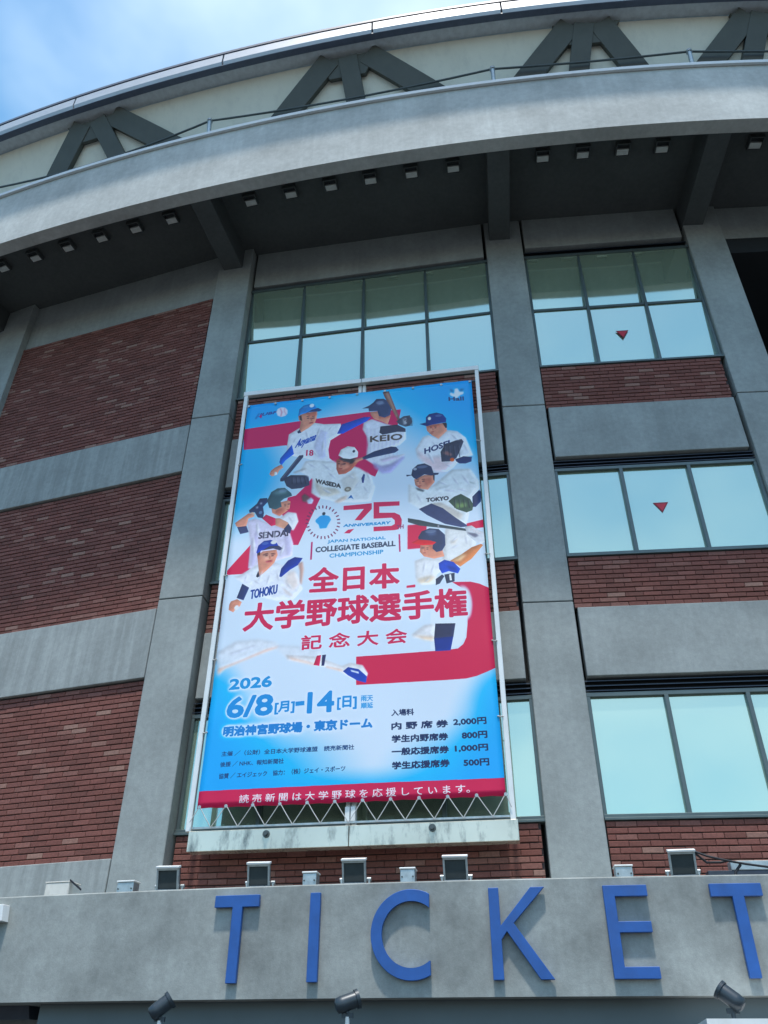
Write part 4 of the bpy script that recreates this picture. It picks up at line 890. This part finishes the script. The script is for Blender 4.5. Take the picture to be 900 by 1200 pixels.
# ------------------------------------------------------------------ TICKET sign
sg = empty('ticket_sign', cyl(-9, FR, FB), 'TICKET in tall blue raised letters on the concrete fascia', 'sign')
def arc(cx, cz, r0, r1, a0, a1, n=40, cut=None):
    o = [(cx+r0*math.cos(a0+(a1-a0)*i/n), cz+r0*math.sin(a0+(a1-a0)*i/n)) for i in range(n+1)]
    i_ = [(cx+r1*math.cos(a1-(a1-a0)*i/n), cz+r1*math.sin(a1-(a1-a0)*i/n)) for i in range(n+1)]
    return o+i_
def letter(th, polys, label):
    u = Vector((math.cos(R(th)), math.sin(R(th)), 0)); w = Vector((math.sin(R(th)), -math.cos(R(th)), 0)); o = cyl(th, FR, 0)
    bm = bmesh.new()
    for poly in polys:
        vs = [bm.verts.new(o+u*x+w*.014+Vector((0, 0, z))) for x, z in poly]; f = bm.faces.new(vs)
        ex = bmesh.ops.extrude_face_region(bm, geom=[f]); bmesh.ops.translate(bm, vec=w*.046, verts=[e for e in ex['geom'] if isinstance(e, bmesh.types.BMVert)])
    bmesh.ops.recalc_face_normals(bm, faces=bm.faces); bmesh.ops.bevel(bm, geom=[e for e in bm.edges if e.calc_length() > .03 and e.is_manifold and e.calc_face_angle(0) > .5], offset=.004, segments=1, affect='EDGES')
    me = bpy.data.meshes.new('letter'); bm.to_mesh(me); bm.free(); me.materials.append(M['blue']); L = link('letter', me, sg, label=label)
    xs = [p for q in polys for p in q]; mb = MB()
    for x, z in ((xs[0][0]*.5+xs[2][0]*.5, xs[0][1]*.5+xs[2][1]*.5),): mb.tube([o+u*x+Vector((0, 0, z))-w*.01, o+u*x+Vector((0, 0, z))+w*.016], .012, 6)
    mb.build('fixing_pin', M['galv'], L)
RR = 45.95*math.pi/180
def rc(x0, x1, z0, z1): return [(x0, z0), (x1, z0), (x1, z1), (x0, z1)]
lo, hi = .752, 1.54
for th, nm in ((-11.943, 'first blue letter T'), (-5.849, 'last blue letter T')):
    a = .238; letter(th, [[(-a, hi), (-a, hi-.112), (-.053+(.01), hi-.112), (-.053+(.01), lo), (.053+.01, lo), (.053+.01, hi-.112), (a, hi-.112), (a, hi)]], nm)
letter(-10.912, [rc(-.052, .052, lo, hi)], 'blue letter I')
a0 = math.acos(.182/.397); a1 = math.acos(.182/.292)
n = 44; out = [(.397*math.cos(a0+(2*math.pi-2*a0)*i/n), 1.15+.397*math.sin(a0+(2*math.pi-2*a0)*i/n)) for i in range(n+1)]
inn = [(.290*math.cos(a1+(2*math.pi-2*a1)*i/n), 1.15+.290*math.sin(a1+(2*math.pi-2*a1)*i/n)) for i in range(n+1)][::-1]
letter(-9.705, [out+inn], 'blue letter C')
kx = -.275
letter(-8.41, [[(kx, lo), (kx+.1, lo), (kx+.1, 1.085), (kx+.155, 1.155), (kx+.435, lo+.0), (kx+.565, lo), (kx+.225, 1.225), (kx+.545, hi), (kx+.41, hi), (kx+.1, 1.205), (kx+.1, hi), (kx, hi)]], 'blue letter K')
ex = -.207
letter(-7.128, [[(ex, lo), (ex+.415, lo), (ex+.415, lo+.098), (ex+.105, lo+.098), (ex+.105, 1.132), (ex+.405, 1.132), (ex+.405, 1.225), (ex+.105, 1.225), (ex+.105, hi-.098), (ex+.412, hi-.098), (ex+.412, hi), (ex, hi)]], 'blue letter E')

# ------------------------------------------------------------------ floodlights and boxes standing on the canopy
def local(th, r, h, yaw=0):
    c = cyl(th, r, h); a = R(th)+R(yaw); u = Vector((math.cos(a), math.sin(a), 0)); w = Vector((math.sin(a), -math.cos(a), 0))
    return lambda x, y, z: c+u*x+w*y+Vector((0, 0, z))
def floodlight(th, w, label, yaw):
    f0 = local(th, 45.5, 1.50, yaw); t = empty('floodlight', f0(0, 0, 0), label, 'floodlight', 'floodlights standing on the canopy')
    ta = R(-17); H = .235
    def fn(x, y, z):  # body frame leaning back
        zz = z-.0; return f0(x, y*math.cos(ta)-zz*math.sin(ta)+.06, .175+zz*math.cos(ta)+y*math.sin(ta))
    a = w/2; mb = MB(); mb.box(fn, (-a+.015, -.10, .0), (a-.015, -.002, H)); 
    for k in range(5): mb.box(fn, (-a+.03+k*(w-.06)/5, -.14, .03), (-a+.045+k*(w-.06)/5, -.10, H-.03))
    mb.build('body', M['black'], t, bevel=.006)
    mb = MB()
    for x0, x1, z0, z1 in ((-a, a, H-.022, H), (-a, a, 0, .02), (-a, -a+.02, .02, H-.022), (a-.02, a, .02, H-.022)): mb.box(fn, (x0, -.03, z0), (x1, .018, z1))
    mb.build('rim', M['galv'], t, bevel=.003)
    mb = MB(); mb.box(fn, (-a-.006, -.05, H), (a+.006, .035, H+.022)); mb.build('visor', M['white'], t, bevel=.003)
    mb = MB(); mb.box(fn, (-a+.02, -.012, .02), (a-.02, 0, H-.022)); mb.build('lamp_glass', M['lens'], t)
    mb = MB()
    for sg_ in (-1, 1):
        x0, x1 = sorted((sg_*(a+.012), sg_*(a+.03))); mb.box(f0, (x0, -.02, 0.01), (x1, .02, .245)); mb.tube([f0(sg_*a, 0, .235), f0(sg_*(a+.04), 0, .235)], .022, 8)
    mb.box(f0, (-a-.03, -.03, 0.002), (a+.03, .03, .02)); mb.build('yoke', M['galv'], t, bevel=.002)
for th, w, lb, yw in ((-13.18, .25, 'floodlight on the canopy edge in front of the left pier, leftmost of the row', 6), (-11.855, .245, 'floodlight on the canopy edge above the first letter T of the sign', 5), (-10.525, .255, 'floodlight on the canopy edge between the blue letters I and C', 2), (-9.175, .255, 'floodlight on the canopy edge between the blue letters C and K', 1), (-6.29, .26, 'floodlight on the canopy edge right of the letter E, with a black cable', -4)):
    floodlight(th, w, lb, yw)
def jbox(th, w, h, label, mat='galv', r=45.5, lid=True, cat='junction box', name='junction_box', group='small boxes standing on the canopy'):
    f0 = local(th, r, 1.50); t = empty(name, f0(0, 0, 0), label, cat, group)
    mb = MB(); mb.box(f0, (-w/2, -.07, .002), (w/2, .07, h-.018)); mb.build('box_body', M[mat], t, bevel=.006)
    mb = MB(); mb.box(f0, (-w/2-.008, -.078, h-.017), (w/2+.008, .078, h)); mb.build('lid', M['white' if mat == 'galv' else mat], t, bevel=.004)
    mb = MB()
    for x in (-w/2+.02, w/2-.02): mb.tube([f0(x, .066, h*.72), f0(x, .078, h*.72)], .009, 6)
    mb.build('screw', M['wire'], t)
jbox(-13.82, .20, .305, 'dark grey junction box on the canopy edge, leftmost, before the left pier')
jbox(-11.14, .15, .32, 'pale galvanised junction box on the canopy above the blue letter I')
jbox(-9.81, .155, .328, 'pale galvanised junction box on the canopy above the blue letter C')
jbox(-7.03, .17, .30, 'low galvanised junction box on the canopy above the blue letter E')
f0 = local(-14.94, 45.45, 1.50); t = empty('equipment_box', f0(0, 0, 0), 'weathered white metal box with rusty edge on the canopy at the left', 'metal box')
mb = MB(); mb.box(f0, (-.17, -.16, .002), (.14, .05, .33)); mb.build('box_body', M['offwhite'], t, bevel=.008)
mb = MB(); v = [f0(x, y, z) for x, y, z in ((.14, .04, .34), (.30, .04, .235), (.30, .06, .235), (.14, .06, .34), (.14, .04, .36), (.30, .04, .255), (.30, .06, .255), (.14, .06, .36))]
mb.add(v, [(0, 1, 2, 3), (4, 5, 6, 7), (0, 1, 5, 4), (1, 2, 6, 5), (2, 3, 7, 6), (3, 0, 4, 7)]); mb.build('rusty_bar', M['rubber'], t)
mb = MB(); mb.box(f0, (-.18, -.17, .331), (.145, .055, .343)); mb.build('lid', M['offwhite'], t, bevel=.004)
# tray and cable at the right
f0 = local(-5.1, 45.3, 1.50); t = empty('cable_tray', f0(0, 0, 0), 'pale grey metal cable tray low against the brick at the right edge', 'cable tray')
mb = MB(); mb.box(f0, (-.42, -.06, .27), (1.3, .06, .36)); mb.build('tray', M['galv'], t, bevel=.006)
mb = MB(); mb.box(f0, (-.66, -.055, .002), (1.3, .055, .268)); mb.build('tray_support', M['louvre'], t, bevel=.004)
t = MB(); pts = [cyl(-6.1, 45.46, 1.94), cyl(-5.95, 45.5, 1.88), cyl(-5.75, 45.5, 1.84), cyl(-5.5, 45.5, 1.80), cyl(-5.2, 45.5, 1.765), cyl(-4.9, 45.5, 1.75), cyl(-4.5, 45.5, 1.77)]
t.tube(pts, .011, 6); t.tube([cyl(-5.55, 45.48, 1.80), cyl(-5.63, 45.48, 1.73), cyl(-5.68, 45.48, 1.52)], .014, 6); t.tube([cyl(-6.1, 45.46, 1.93), cyl(-5.95, 45.44, 1.83), cyl(-5.78, 45.44, 1.83), cyl(-5.7, 45.46, 1.84)], .012, 6)
o = t.build('power_cable', M['rubber']); o['label'] = 'black cable sagging from the rightmost floodlight along the canopy'; o['category'] = 'cable'
# white box at the far left of the fascia
f0 = local(-15.36, FR+.001, 1.37); t = empty('wall_box', f0(0, 0, 0), 'white box fixed to the concrete fascia at the left edge', 'box')
mb = MB(); v = [f0(x, y, z) for y in (0, .12) for x, z in ((-.22, 0), (.09, 0), (.065, .165), (-.22, .165))]
mb.add(v, [(0, 1, 2, 3), (4, 5, 6, 7), (0, 1, 5, 4), (1, 2, 6, 5), (2, 3, 7, 6), (3, 0, 4, 7)]); mb.build('cover', M['white'], t, bevel=.004)
mb = MB(); mb.box(f0, (-.20, .0, -.10), (-.05, .05, -.004)); mb.build('conduit', M['galv'], t)

# ------------------------------------------------------------------ spotlights under the sign
def spot(th, h, dirx, dirz, label, post=True, ln=.20):
    c = cyl(th, 46.4, h); u = Vector((math.cos(R(th)), math.sin(R(th)), 0)); w = Vector((math.sin(R(th)), -math.cos(R(th)), 0))
    ax = (u*dirx-w*.35+Vector((0, 0, dirz))).normalized(); t = empty('spotlight', c-Vector((0, 0, .2)), label, 'spotlight', 'spotlights below the sign')
    mb = MB(); a = c-ax*ln*.5; mb.tube([a-ax*.015, a, a+ax*ln*.25, c+ax*ln*.38], [.035, .062, .068, .068], 20); mb.build('lamp_head', M['black'], t)
    mb = MB(); mb.tube([c+ax*ln*.381, c+ax*ln*.52], [.078, .080], 20, cap=False); mb.tube([c+ax*ln*.375, c+ax*ln*.385], .079, 20); mb.build('hood', M['black'], t)
    mb = MB(); mb.tube([c+ax*ln*.42, c+ax*ln*.47], .072, 20); mb.build('lens', M['galv'], t)
    mb = MB(); k = c-Vector((0, 0, .09)); mb.tube([c+u*.0-ax*.02, k], .018, 8); mb.box(lambda x, y, z: k+u*x+w*y+Vector((0, 0, z)), (-.05, -.012, -.03), (.05, .012, .01)); mb.build('bracket', M['black'], t, )
    mb = MB(); base = .41 if not post else -.2
    z0 = k.z-EYE; mb.tube([k-Vector((0, 0, .02)), Vector((k.x, k.y, EYE+base))], .020, 8)
    if post: mb.tube([Vector((k.x, k.y, EYE+base)), cyl(th, 45.6, base-.02)], .020, 8)
    mb.build('stand', M['white' if post else 'black'], t)
spot(-12.52, .535, .72, .62, 'black cylindrical spotlight tilted up to the right, left of the letter T')
spot(-10.34, .555, .86, .30, 'black cylindrical spotlight aimed right, below the letters I and C')
spot(-6.30, .575, -.70, .62, 'black cylindrical spotlight aimed up left, below the last letters', post=False)

# ------------------------------------------------------------------ banner frame
OFF = .30
BF = empty('banner_frame', B2(2.23, OFF, 2.17), 'white steel frame with stainless bottom plate holding the event banner', 'banner frame')
def fb(b0, b1): 
    mb = MB(); mb.box(B2, b0, b1); return mb
fb((.250, OFF-.05, 2.40), (.315, OFF+.012, 9.37)).build('side_post', M['white'], BF, bevel=.006)
fb((4.088, OFF-.05, 2.40), (4.150, OFF+.012, 9.37)).build('side_post', M['white'], BF, bevel=.006)
for a, c in ((.235, 2.236), (2.244, 4.155)): fb((a, OFF-.06, 9.372), (c, OFF+.014, 9.462)).build('top_rail', M['white'], BF, bevel=.006)
for a, c in ((2.178, 2.234), (2.246, 2.302)): fb((a, OFF-.13, 2.40), (c, OFF-.055, 9.37)).build('centre_post', M['white'], BF, bevel=.006)
for a, c in ((2.178, 2.234), (2.246, 2.302)): fb((a, OFF-.054, 2.455), (c, OFF-.01, 2.62)).build('post_foot', M['white'], BF, bevel=.004)
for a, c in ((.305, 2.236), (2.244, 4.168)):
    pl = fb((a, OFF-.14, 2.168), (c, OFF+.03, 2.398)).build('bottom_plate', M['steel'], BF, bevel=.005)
for s in (1.26, 3.205):
    mb = MB(); mb.tube([B2(s, OFF+.03, 2.335), B2(s, OFF+.045, 2.335)], .042, 16); mb.tube([B2(s, OFF+.045, 2.335), B2(s, OFF+.075, 2.335)], .022, 12); mb.build('bolt', M['wire'], BF)
fb((.32, OFF-.03, 2.430), (4.085, OFF-.005, 2.452)).build('lacing_rail', M['galv'], BF)
fb((.32, OFF-.09, 9.19), (4.085, OFF-.06, 9.215)).build('lacing_rail', M['wire'], BF)
for s in (.6, 2.24, 3.85):
    for h in (2.25, 5.55, 9.0):
        fb((s-.02, -.0, h), (s+.02, OFF-.131, h+.04)).build('wall_arm', M['galv'], BF)

# ------------------------------------------------------------------ the banner and its print
def paint(W=1240, H=2180):
    img = np.empty((H, W, 3), np.float32); img[:] = np.array((222, 234, 246), np.float32)/255
    def box1(a, r, ax):
        if r < 1: return a
        a = np.moveaxis(a, ax, 0); p = np.concatenate([np.repeat(a[:1], r+1, 0), a, np.repeat(a[-1:], r, 0)]); c = np.cumsum(p, 0, dtype=np.float64)
        return np.moveaxis(((c[2*r+1:]-c[:-2*r-1])/(2*r+1)).astype(np.float32), 0, ax)
    def blur(a, s):
        r = max(1, int(round(s*.9)))
        for _ in range(2): a = box1(box1(a, r, 0), r, 1)
        return a
    def comp(x0, y0, m, col, a=1.0):
        h, w = m.shape; X0, Y0 = max(x0, 0), max(y0, 0); X1, Y1 = min(x0+w, W), min(y0+h, H)
        if X1 <= X0 or Y1 <= Y0: return
        mm = (m[Y0-y0:Y1-y0, X0-x0:X1-x0]*a)[..., None]; img[Y0:Y1, X0:X1] = img[Y0:Y1, X0:X1]*(1-mm)+np.array(col, np.float32)/255*mm
    def cover(pts, s=2, pad=4):
        p = np.array(pts, np.float64); x0, y0 = np.floor(p.min(0)).astype(int)-pad; x1, y1 = np.ceil(p.max(0)).astype(int)+pad
        w, h = x1-x0, y1-y0; gx = (np.arange(w*s)+.5)/s+x0; gy = (np.arange(h*s)+.5)/s+y0; m = np.zeros((h*s, w*s), bool)
        q = np.roll(p, -1, 0)
        for (ax, ay), (bx, by) in zip(p, q):
            if ay == by: continue
            rows = np.nonzero((gy >= min(ay, by)) & (gy < max(ay, by)))[0]
            if len(rows): xs = ax+(gy[rows]-ay)/(by-ay)*(bx-ax); m[rows] ^= gx[None, :] < xs[:, None]
        return x0, y0, m.reshape(h, s, w, s).mean((1, 3)).astype(np.float32)
    def tex(p): return (p[0]/10000*W, p[1]/10000*H)
    def glyphs(s):
        c = bpy.data.curves.new('t', 'FONT'); c.body = s; c.resolution_u = 3; o = bpy.data.objects.new('t', c); COL.objects.link(o); bpy.context.view_layer.update()
        m = o.to_mesh(); m.calc_loop_triangles(); v = np.array([q.co[:2] for q in m.vertices]); t = np.array([q.vertices[:] for q in m.loop_triangles])
        o.to_mesh_clear(); bpy.data.objects.remove(o); bpy.data.curves.remove(c); return v, t
    fold = rng.normal(0, 1, (H, W)).astype(np.float32); fold = blur(fold, 9); fold /= fold.std(); fine = blur(rng.normal(0, 1, (H, W)).astype(np.float32), 3); fine /= fine.std()
    for op in ART:
        if op[0] == 'Q':
            _, col, pts, bl, a = op; bl = bl*1.4; x0, y0, m = cover([tex(p) for p in pts], pad=int(14+bl*3)); k = min(9, max(2, int(min(m.shape)*.07)))
            mb_ = blur(m, k); sh = np.roll(mb_, (k, -k), (0, 1))-np.roll(mb_, (-k, k), (0, 1))  # y runs up: lit from the upper left
            if bl: m = blur(m, bl)
            h, w = m.shape; X0, Y0 = max(x0, 0), max(y0, 0); X1, Y1 = min(x0+w, W), min(y0+h, H)
            if X1 <= X0 or Y1 <= Y0: continue
            sl = (slice(Y0-y0, Y1-y0), slice(X0-x0, X1-x0)); g = 1-.17*sh[sl]+.016*fold[Y0:Y1, X0:X1]+.010*fine[Y0:Y1, X0:X1]; mm = (m[sl]*a)[..., None]
            img[Y0:Y1, X0:X1] = img[Y0:Y1, X0:X1]*(1-mm)+(np.array(col, np.float32)/255)[None, None]*g[..., None]*mm; continue
        if op[0] == 'P':
            _, col, pts, bl, a = op; bl = bl*1.4; x0, y0, m = cover([tex(p) for p in pts], pad=int(4+bl*3))
            if bl: m = blur(m, bl)
            comp(x0, y0, m, col, a)
        elif op[0] == 'G':
            _, col, (c,), (rx, ry), a = op; cx, cy = tex(c); rx, ry = rx/10000*W, ry/10000*H
            x0, y0 = int(cx-rx*1.0)-1, int(cy-ry*1.0)-1; w, h = int(rx*2)+3, int(ry*2)+3
            gx, gy = np.meshgrid((np.arange(w)+x0-cx)/rx, (np.arange(h)+y0-cy)/ry); d = np.clip(1-np.sqrt(gx*gx+gy*gy), 0, 1); d = np.clip(d*(1.25 if rx > 150 else 2.6), 0, 1); comp(x0, y0, (d*d*(3-2*d)).astype(np.float32), col, a)
        else:
            _, s, col, (ax, ay, bx, by), hh, bold, glow, slant = op; v, t = glyphs(s)
            x0, y0 = tex((ax, ay)); x1, y1 = tex((bx, by)); hh = hh/10000*H; r = bold*.5
            mn, mx = v.min(0), v.max(0); u = (v-mn)/(mx-mn); hp = hh-2*r; wp = (x1-x0)-2*r
            X = x0+r+u[:, 0]*wp+u[:, 1]*hp*slant; Y = y0+r+u[:, 0]*(y1-y0)+u[:, 1]*hp
            pad = 8+int(bold+glow*3); S = 2; bx0, by0 = int(X.min())-pad, int(Y.min())-pad; w, h = int(X.max()-bx0)+pad, int(Y.max()-by0)+pad
            m = np.zeros((h*S, w*S), bool); px = (X-bx0)*S; py = (Y-by0)*S
            for a, b, c in t:
                xa, xb, xc, ya, yb, yc = px[a], px[b], px[c], py[a], py[b], py[c]
                i0, i1, j0, j1 = int(min(xa, xb, xc)), int(max(xa, xb, xc))+2, int(min(ya, yb, yc)), int(max(ya, yb, yc))+2
                gx = np.arange(i0, i1)[None, :]+.5; gy = np.arange(j0, j1)[:, None]+.5
                d = (xb-xa)*(yc-ya)-(xc-xa)*(yb-ya)
                if abs(d) < 1e-9: continue
                w1 = ((xb-gx)*(yc-gy)-(xc-gx)*(yb-gy))/d; w2 = ((xc-gx)*(ya-gy)-(xa-gx)*(yc-gy))/d
                m[j0:j1, i0:i1] |= (w1 >= -.01) & (w2 >= -.01) & (w1+w2 <= 1.01)
            rr = int(round(r*S)); big = m.copy()
            for dy in range(-rr, rr+1):
                dx = int(math.sqrt(max(0, rr*rr-dy*dy)))
                if dy: 
                    sh = np.zeros_like(m); 
                    if dy > 0: sh[dy:] = m[:-dy]
                    else: sh[:dy] = m[-dy:]
                else: sh = m
                c = np.cumsum(np.pad(sh.astype(np.int32), ((0, 0), (dx+1, dx))), 1); big |= (c[:, 2*dx+1:]-c[:, :-2*dx-1]) > 0 if dx else sh
            k = big.reshape(h, S, w, S).mean((1, 3)).astype(np.float32)
            if glow: comp(bx0, by0, np.clip(blur(k, glow*1.6)*3.2, 0, 1), (232, 240, 250), .9)
            comp(bx0, by0, k, col)
    img += rng.normal(0, .006, img.shape).astype(np.float32)
    return np.clip(img, 0, 1), W, H
art, W, H = paint()
im = bpy.data.images.new('banner_print', W, H, alpha=False); px = np.ones((H, W, 4), np.float32); px[..., :3] = art; im.pixels.foreach_set(px.ravel()); im.update(); im.pack()
m, t, p = newmat('banner_print_vinyl'); ti = N(t, 'ShaderNodeTexImage'); ti.image = im; ti.extension = 'EXTEND'; uv = N(t, 'ShaderNodeUVMap'); uv.uv_map = 'UVMap'
gm = N(t, 'ShaderNodeHueSaturation'); gm.inputs['Saturation'].default_value = 1.16; gm.inputs['Value'].default_value = 1.04
t.links.new(uv.outputs[0], ti.inputs['Vector']); t.links.new(ti.outputs['Color'], gm.inputs['Color']); t.links.new(gm.outputs[0], p.inputs['Base Color']); p.inputs['Roughness'].default_value = .5
tr = N(t, 'ShaderNodeBsdfTranslucent'); t.links.new(gm.outputs[0], tr.inputs['Color']); ms = N(t, 'ShaderNodeMixShader'); ms.inputs[0].default_value = .05
ou = [n for n in t.nodes if n.type == 'OUTPUT_MATERIAL'][0]; t.links.new(p.outputs[0], ms.inputs[1]); t.links.new(tr.outputs[0], ms.inputs[2]); t.links.new(ms.outputs[0], ou.inputs['Surface'])
BN = empty('event_banner', B2(2.2, OFF, 2.65), 'large event banner with baseball players and red Japanese title, laced to a frame', 'banner')
nx, ny = 44, 78; vs = []; uvs = []
for j in range(ny+1):
    v = j/ny; h = 2.653+(9.14-2.653)*v; xl = .37*(1-v)+.337*v; xr = 4.057*(1-v)+4.026*v
    for i in range(nx+1):
        u = i/nx; s = xl+(xr-xl)*u
        e = min(u, 1-u, v*1.8, (1-v)*1.8); k = min(1, e/.12); belly = .016*math.sin(math.pi*u)*math.sin(math.pi*v)
        wr_ = .006*math.sin(u*69+v*9)*max(0, 1-v/.07)+.003*math.sin(u*70+3)*max(0, 1-(1-v)/.05)+.0035*math.sin(v*47+u*7)*max(0, 1-min(u, 1-u)/.05)
        wr_ += .003*math.sin(u*11+v*17)+.004*math.sin(u*5.2-v*9.3+1)+.003*math.sin(u*23-v*13)*max(0, 1-abs(v-.5)*1.6)
        ed = .010*(.5-.5*math.cos(u*math.pi*2*11.0))*max(0, 1-v/.012)
        vs.append(B2(s, OFF+.022+belly+wr_, h+ed)); uvs.append((u, v))
fs = [(j*(nx+1)+i, j*(nx+1)+i+1, (j+1)*(nx+1)+i+1, (j+1)*(nx+1)+i) for j in range(ny) for i in range(nx)]
me = bpy.data.meshes.new('printed_sheet'); me.from_pydata(vs, [], fs); ul = me.uv_layers.new(name='UVMap')
for lp in me.loops: ul.data[lp.index].uv = uvs[lp.vertex_index]
for q in me.polygons: q.use_smooth = True
me.materials.append(m); me.materials.append(plain('banner_back', (.22, .23, .25), .7)); sh = link('printed_sheet', me, BN); so = sh.modifiers.new('thickness', 'SOLIDIFY'); so.thickness = .002; so.offset = 0; so.material_offset = 1; so.material_offset_rim = 1
# lacing: zigzag rope below, short ties above and at the sides, an eyelet at each
mb = MB(); ey = MB(); pts = [(.30, 2.50)]
for k in range(12):
    x = .40+.3325*k; pts.append((x, 2.685)); pts.append((x+.17, 2.43))
pts = pts[:-1]; pts.append((4.11, 2.53))
for a, c in zip(pts[:-1], pts[1:]): mb.tube([B2(a[0], OFF+.036, a[1]), B2((a[0]+c[0])/2, OFF+.034, (a[1]+c[1])/2-.004), B2(c[0], OFF+.03, c[1])], .0055, 6)
mb.build('lacing_rope', M['rope'], BN)
def eyelet(s, h):
    q = MB(); q.tube([B2(s, OFF+.020, h), B2(s, OFF+.040, h)], .02, 10); q.build('eyelet', M['galv'], BN)
for x, z in pts[1:-1:2]: eyelet(x, z-.012)
for k in range(9):
    x = .36+.455*k; q = MB(); q.tube([B2(x, OFF+.035, 9.10), B2(x, OFF-.02, 9.17), B2(x+.008, OFF-.075, 9.21)], .010, 6); q.build('tie', M['rope'], BN); eyelet(x, 9.105)
for z in (7.9, 5.9, 4.6, 3.6):
    for s0, s1 in ((.375, .31), (4.03, 4.10)):
        q = MB(); q.tube([B2(s0, OFF+.035, z), B2((s0+s1)/2, OFF+.03, z-.01), B2(s1, OFF+.016, z)], .009, 6); q.build('tie', M['rope'], BN)
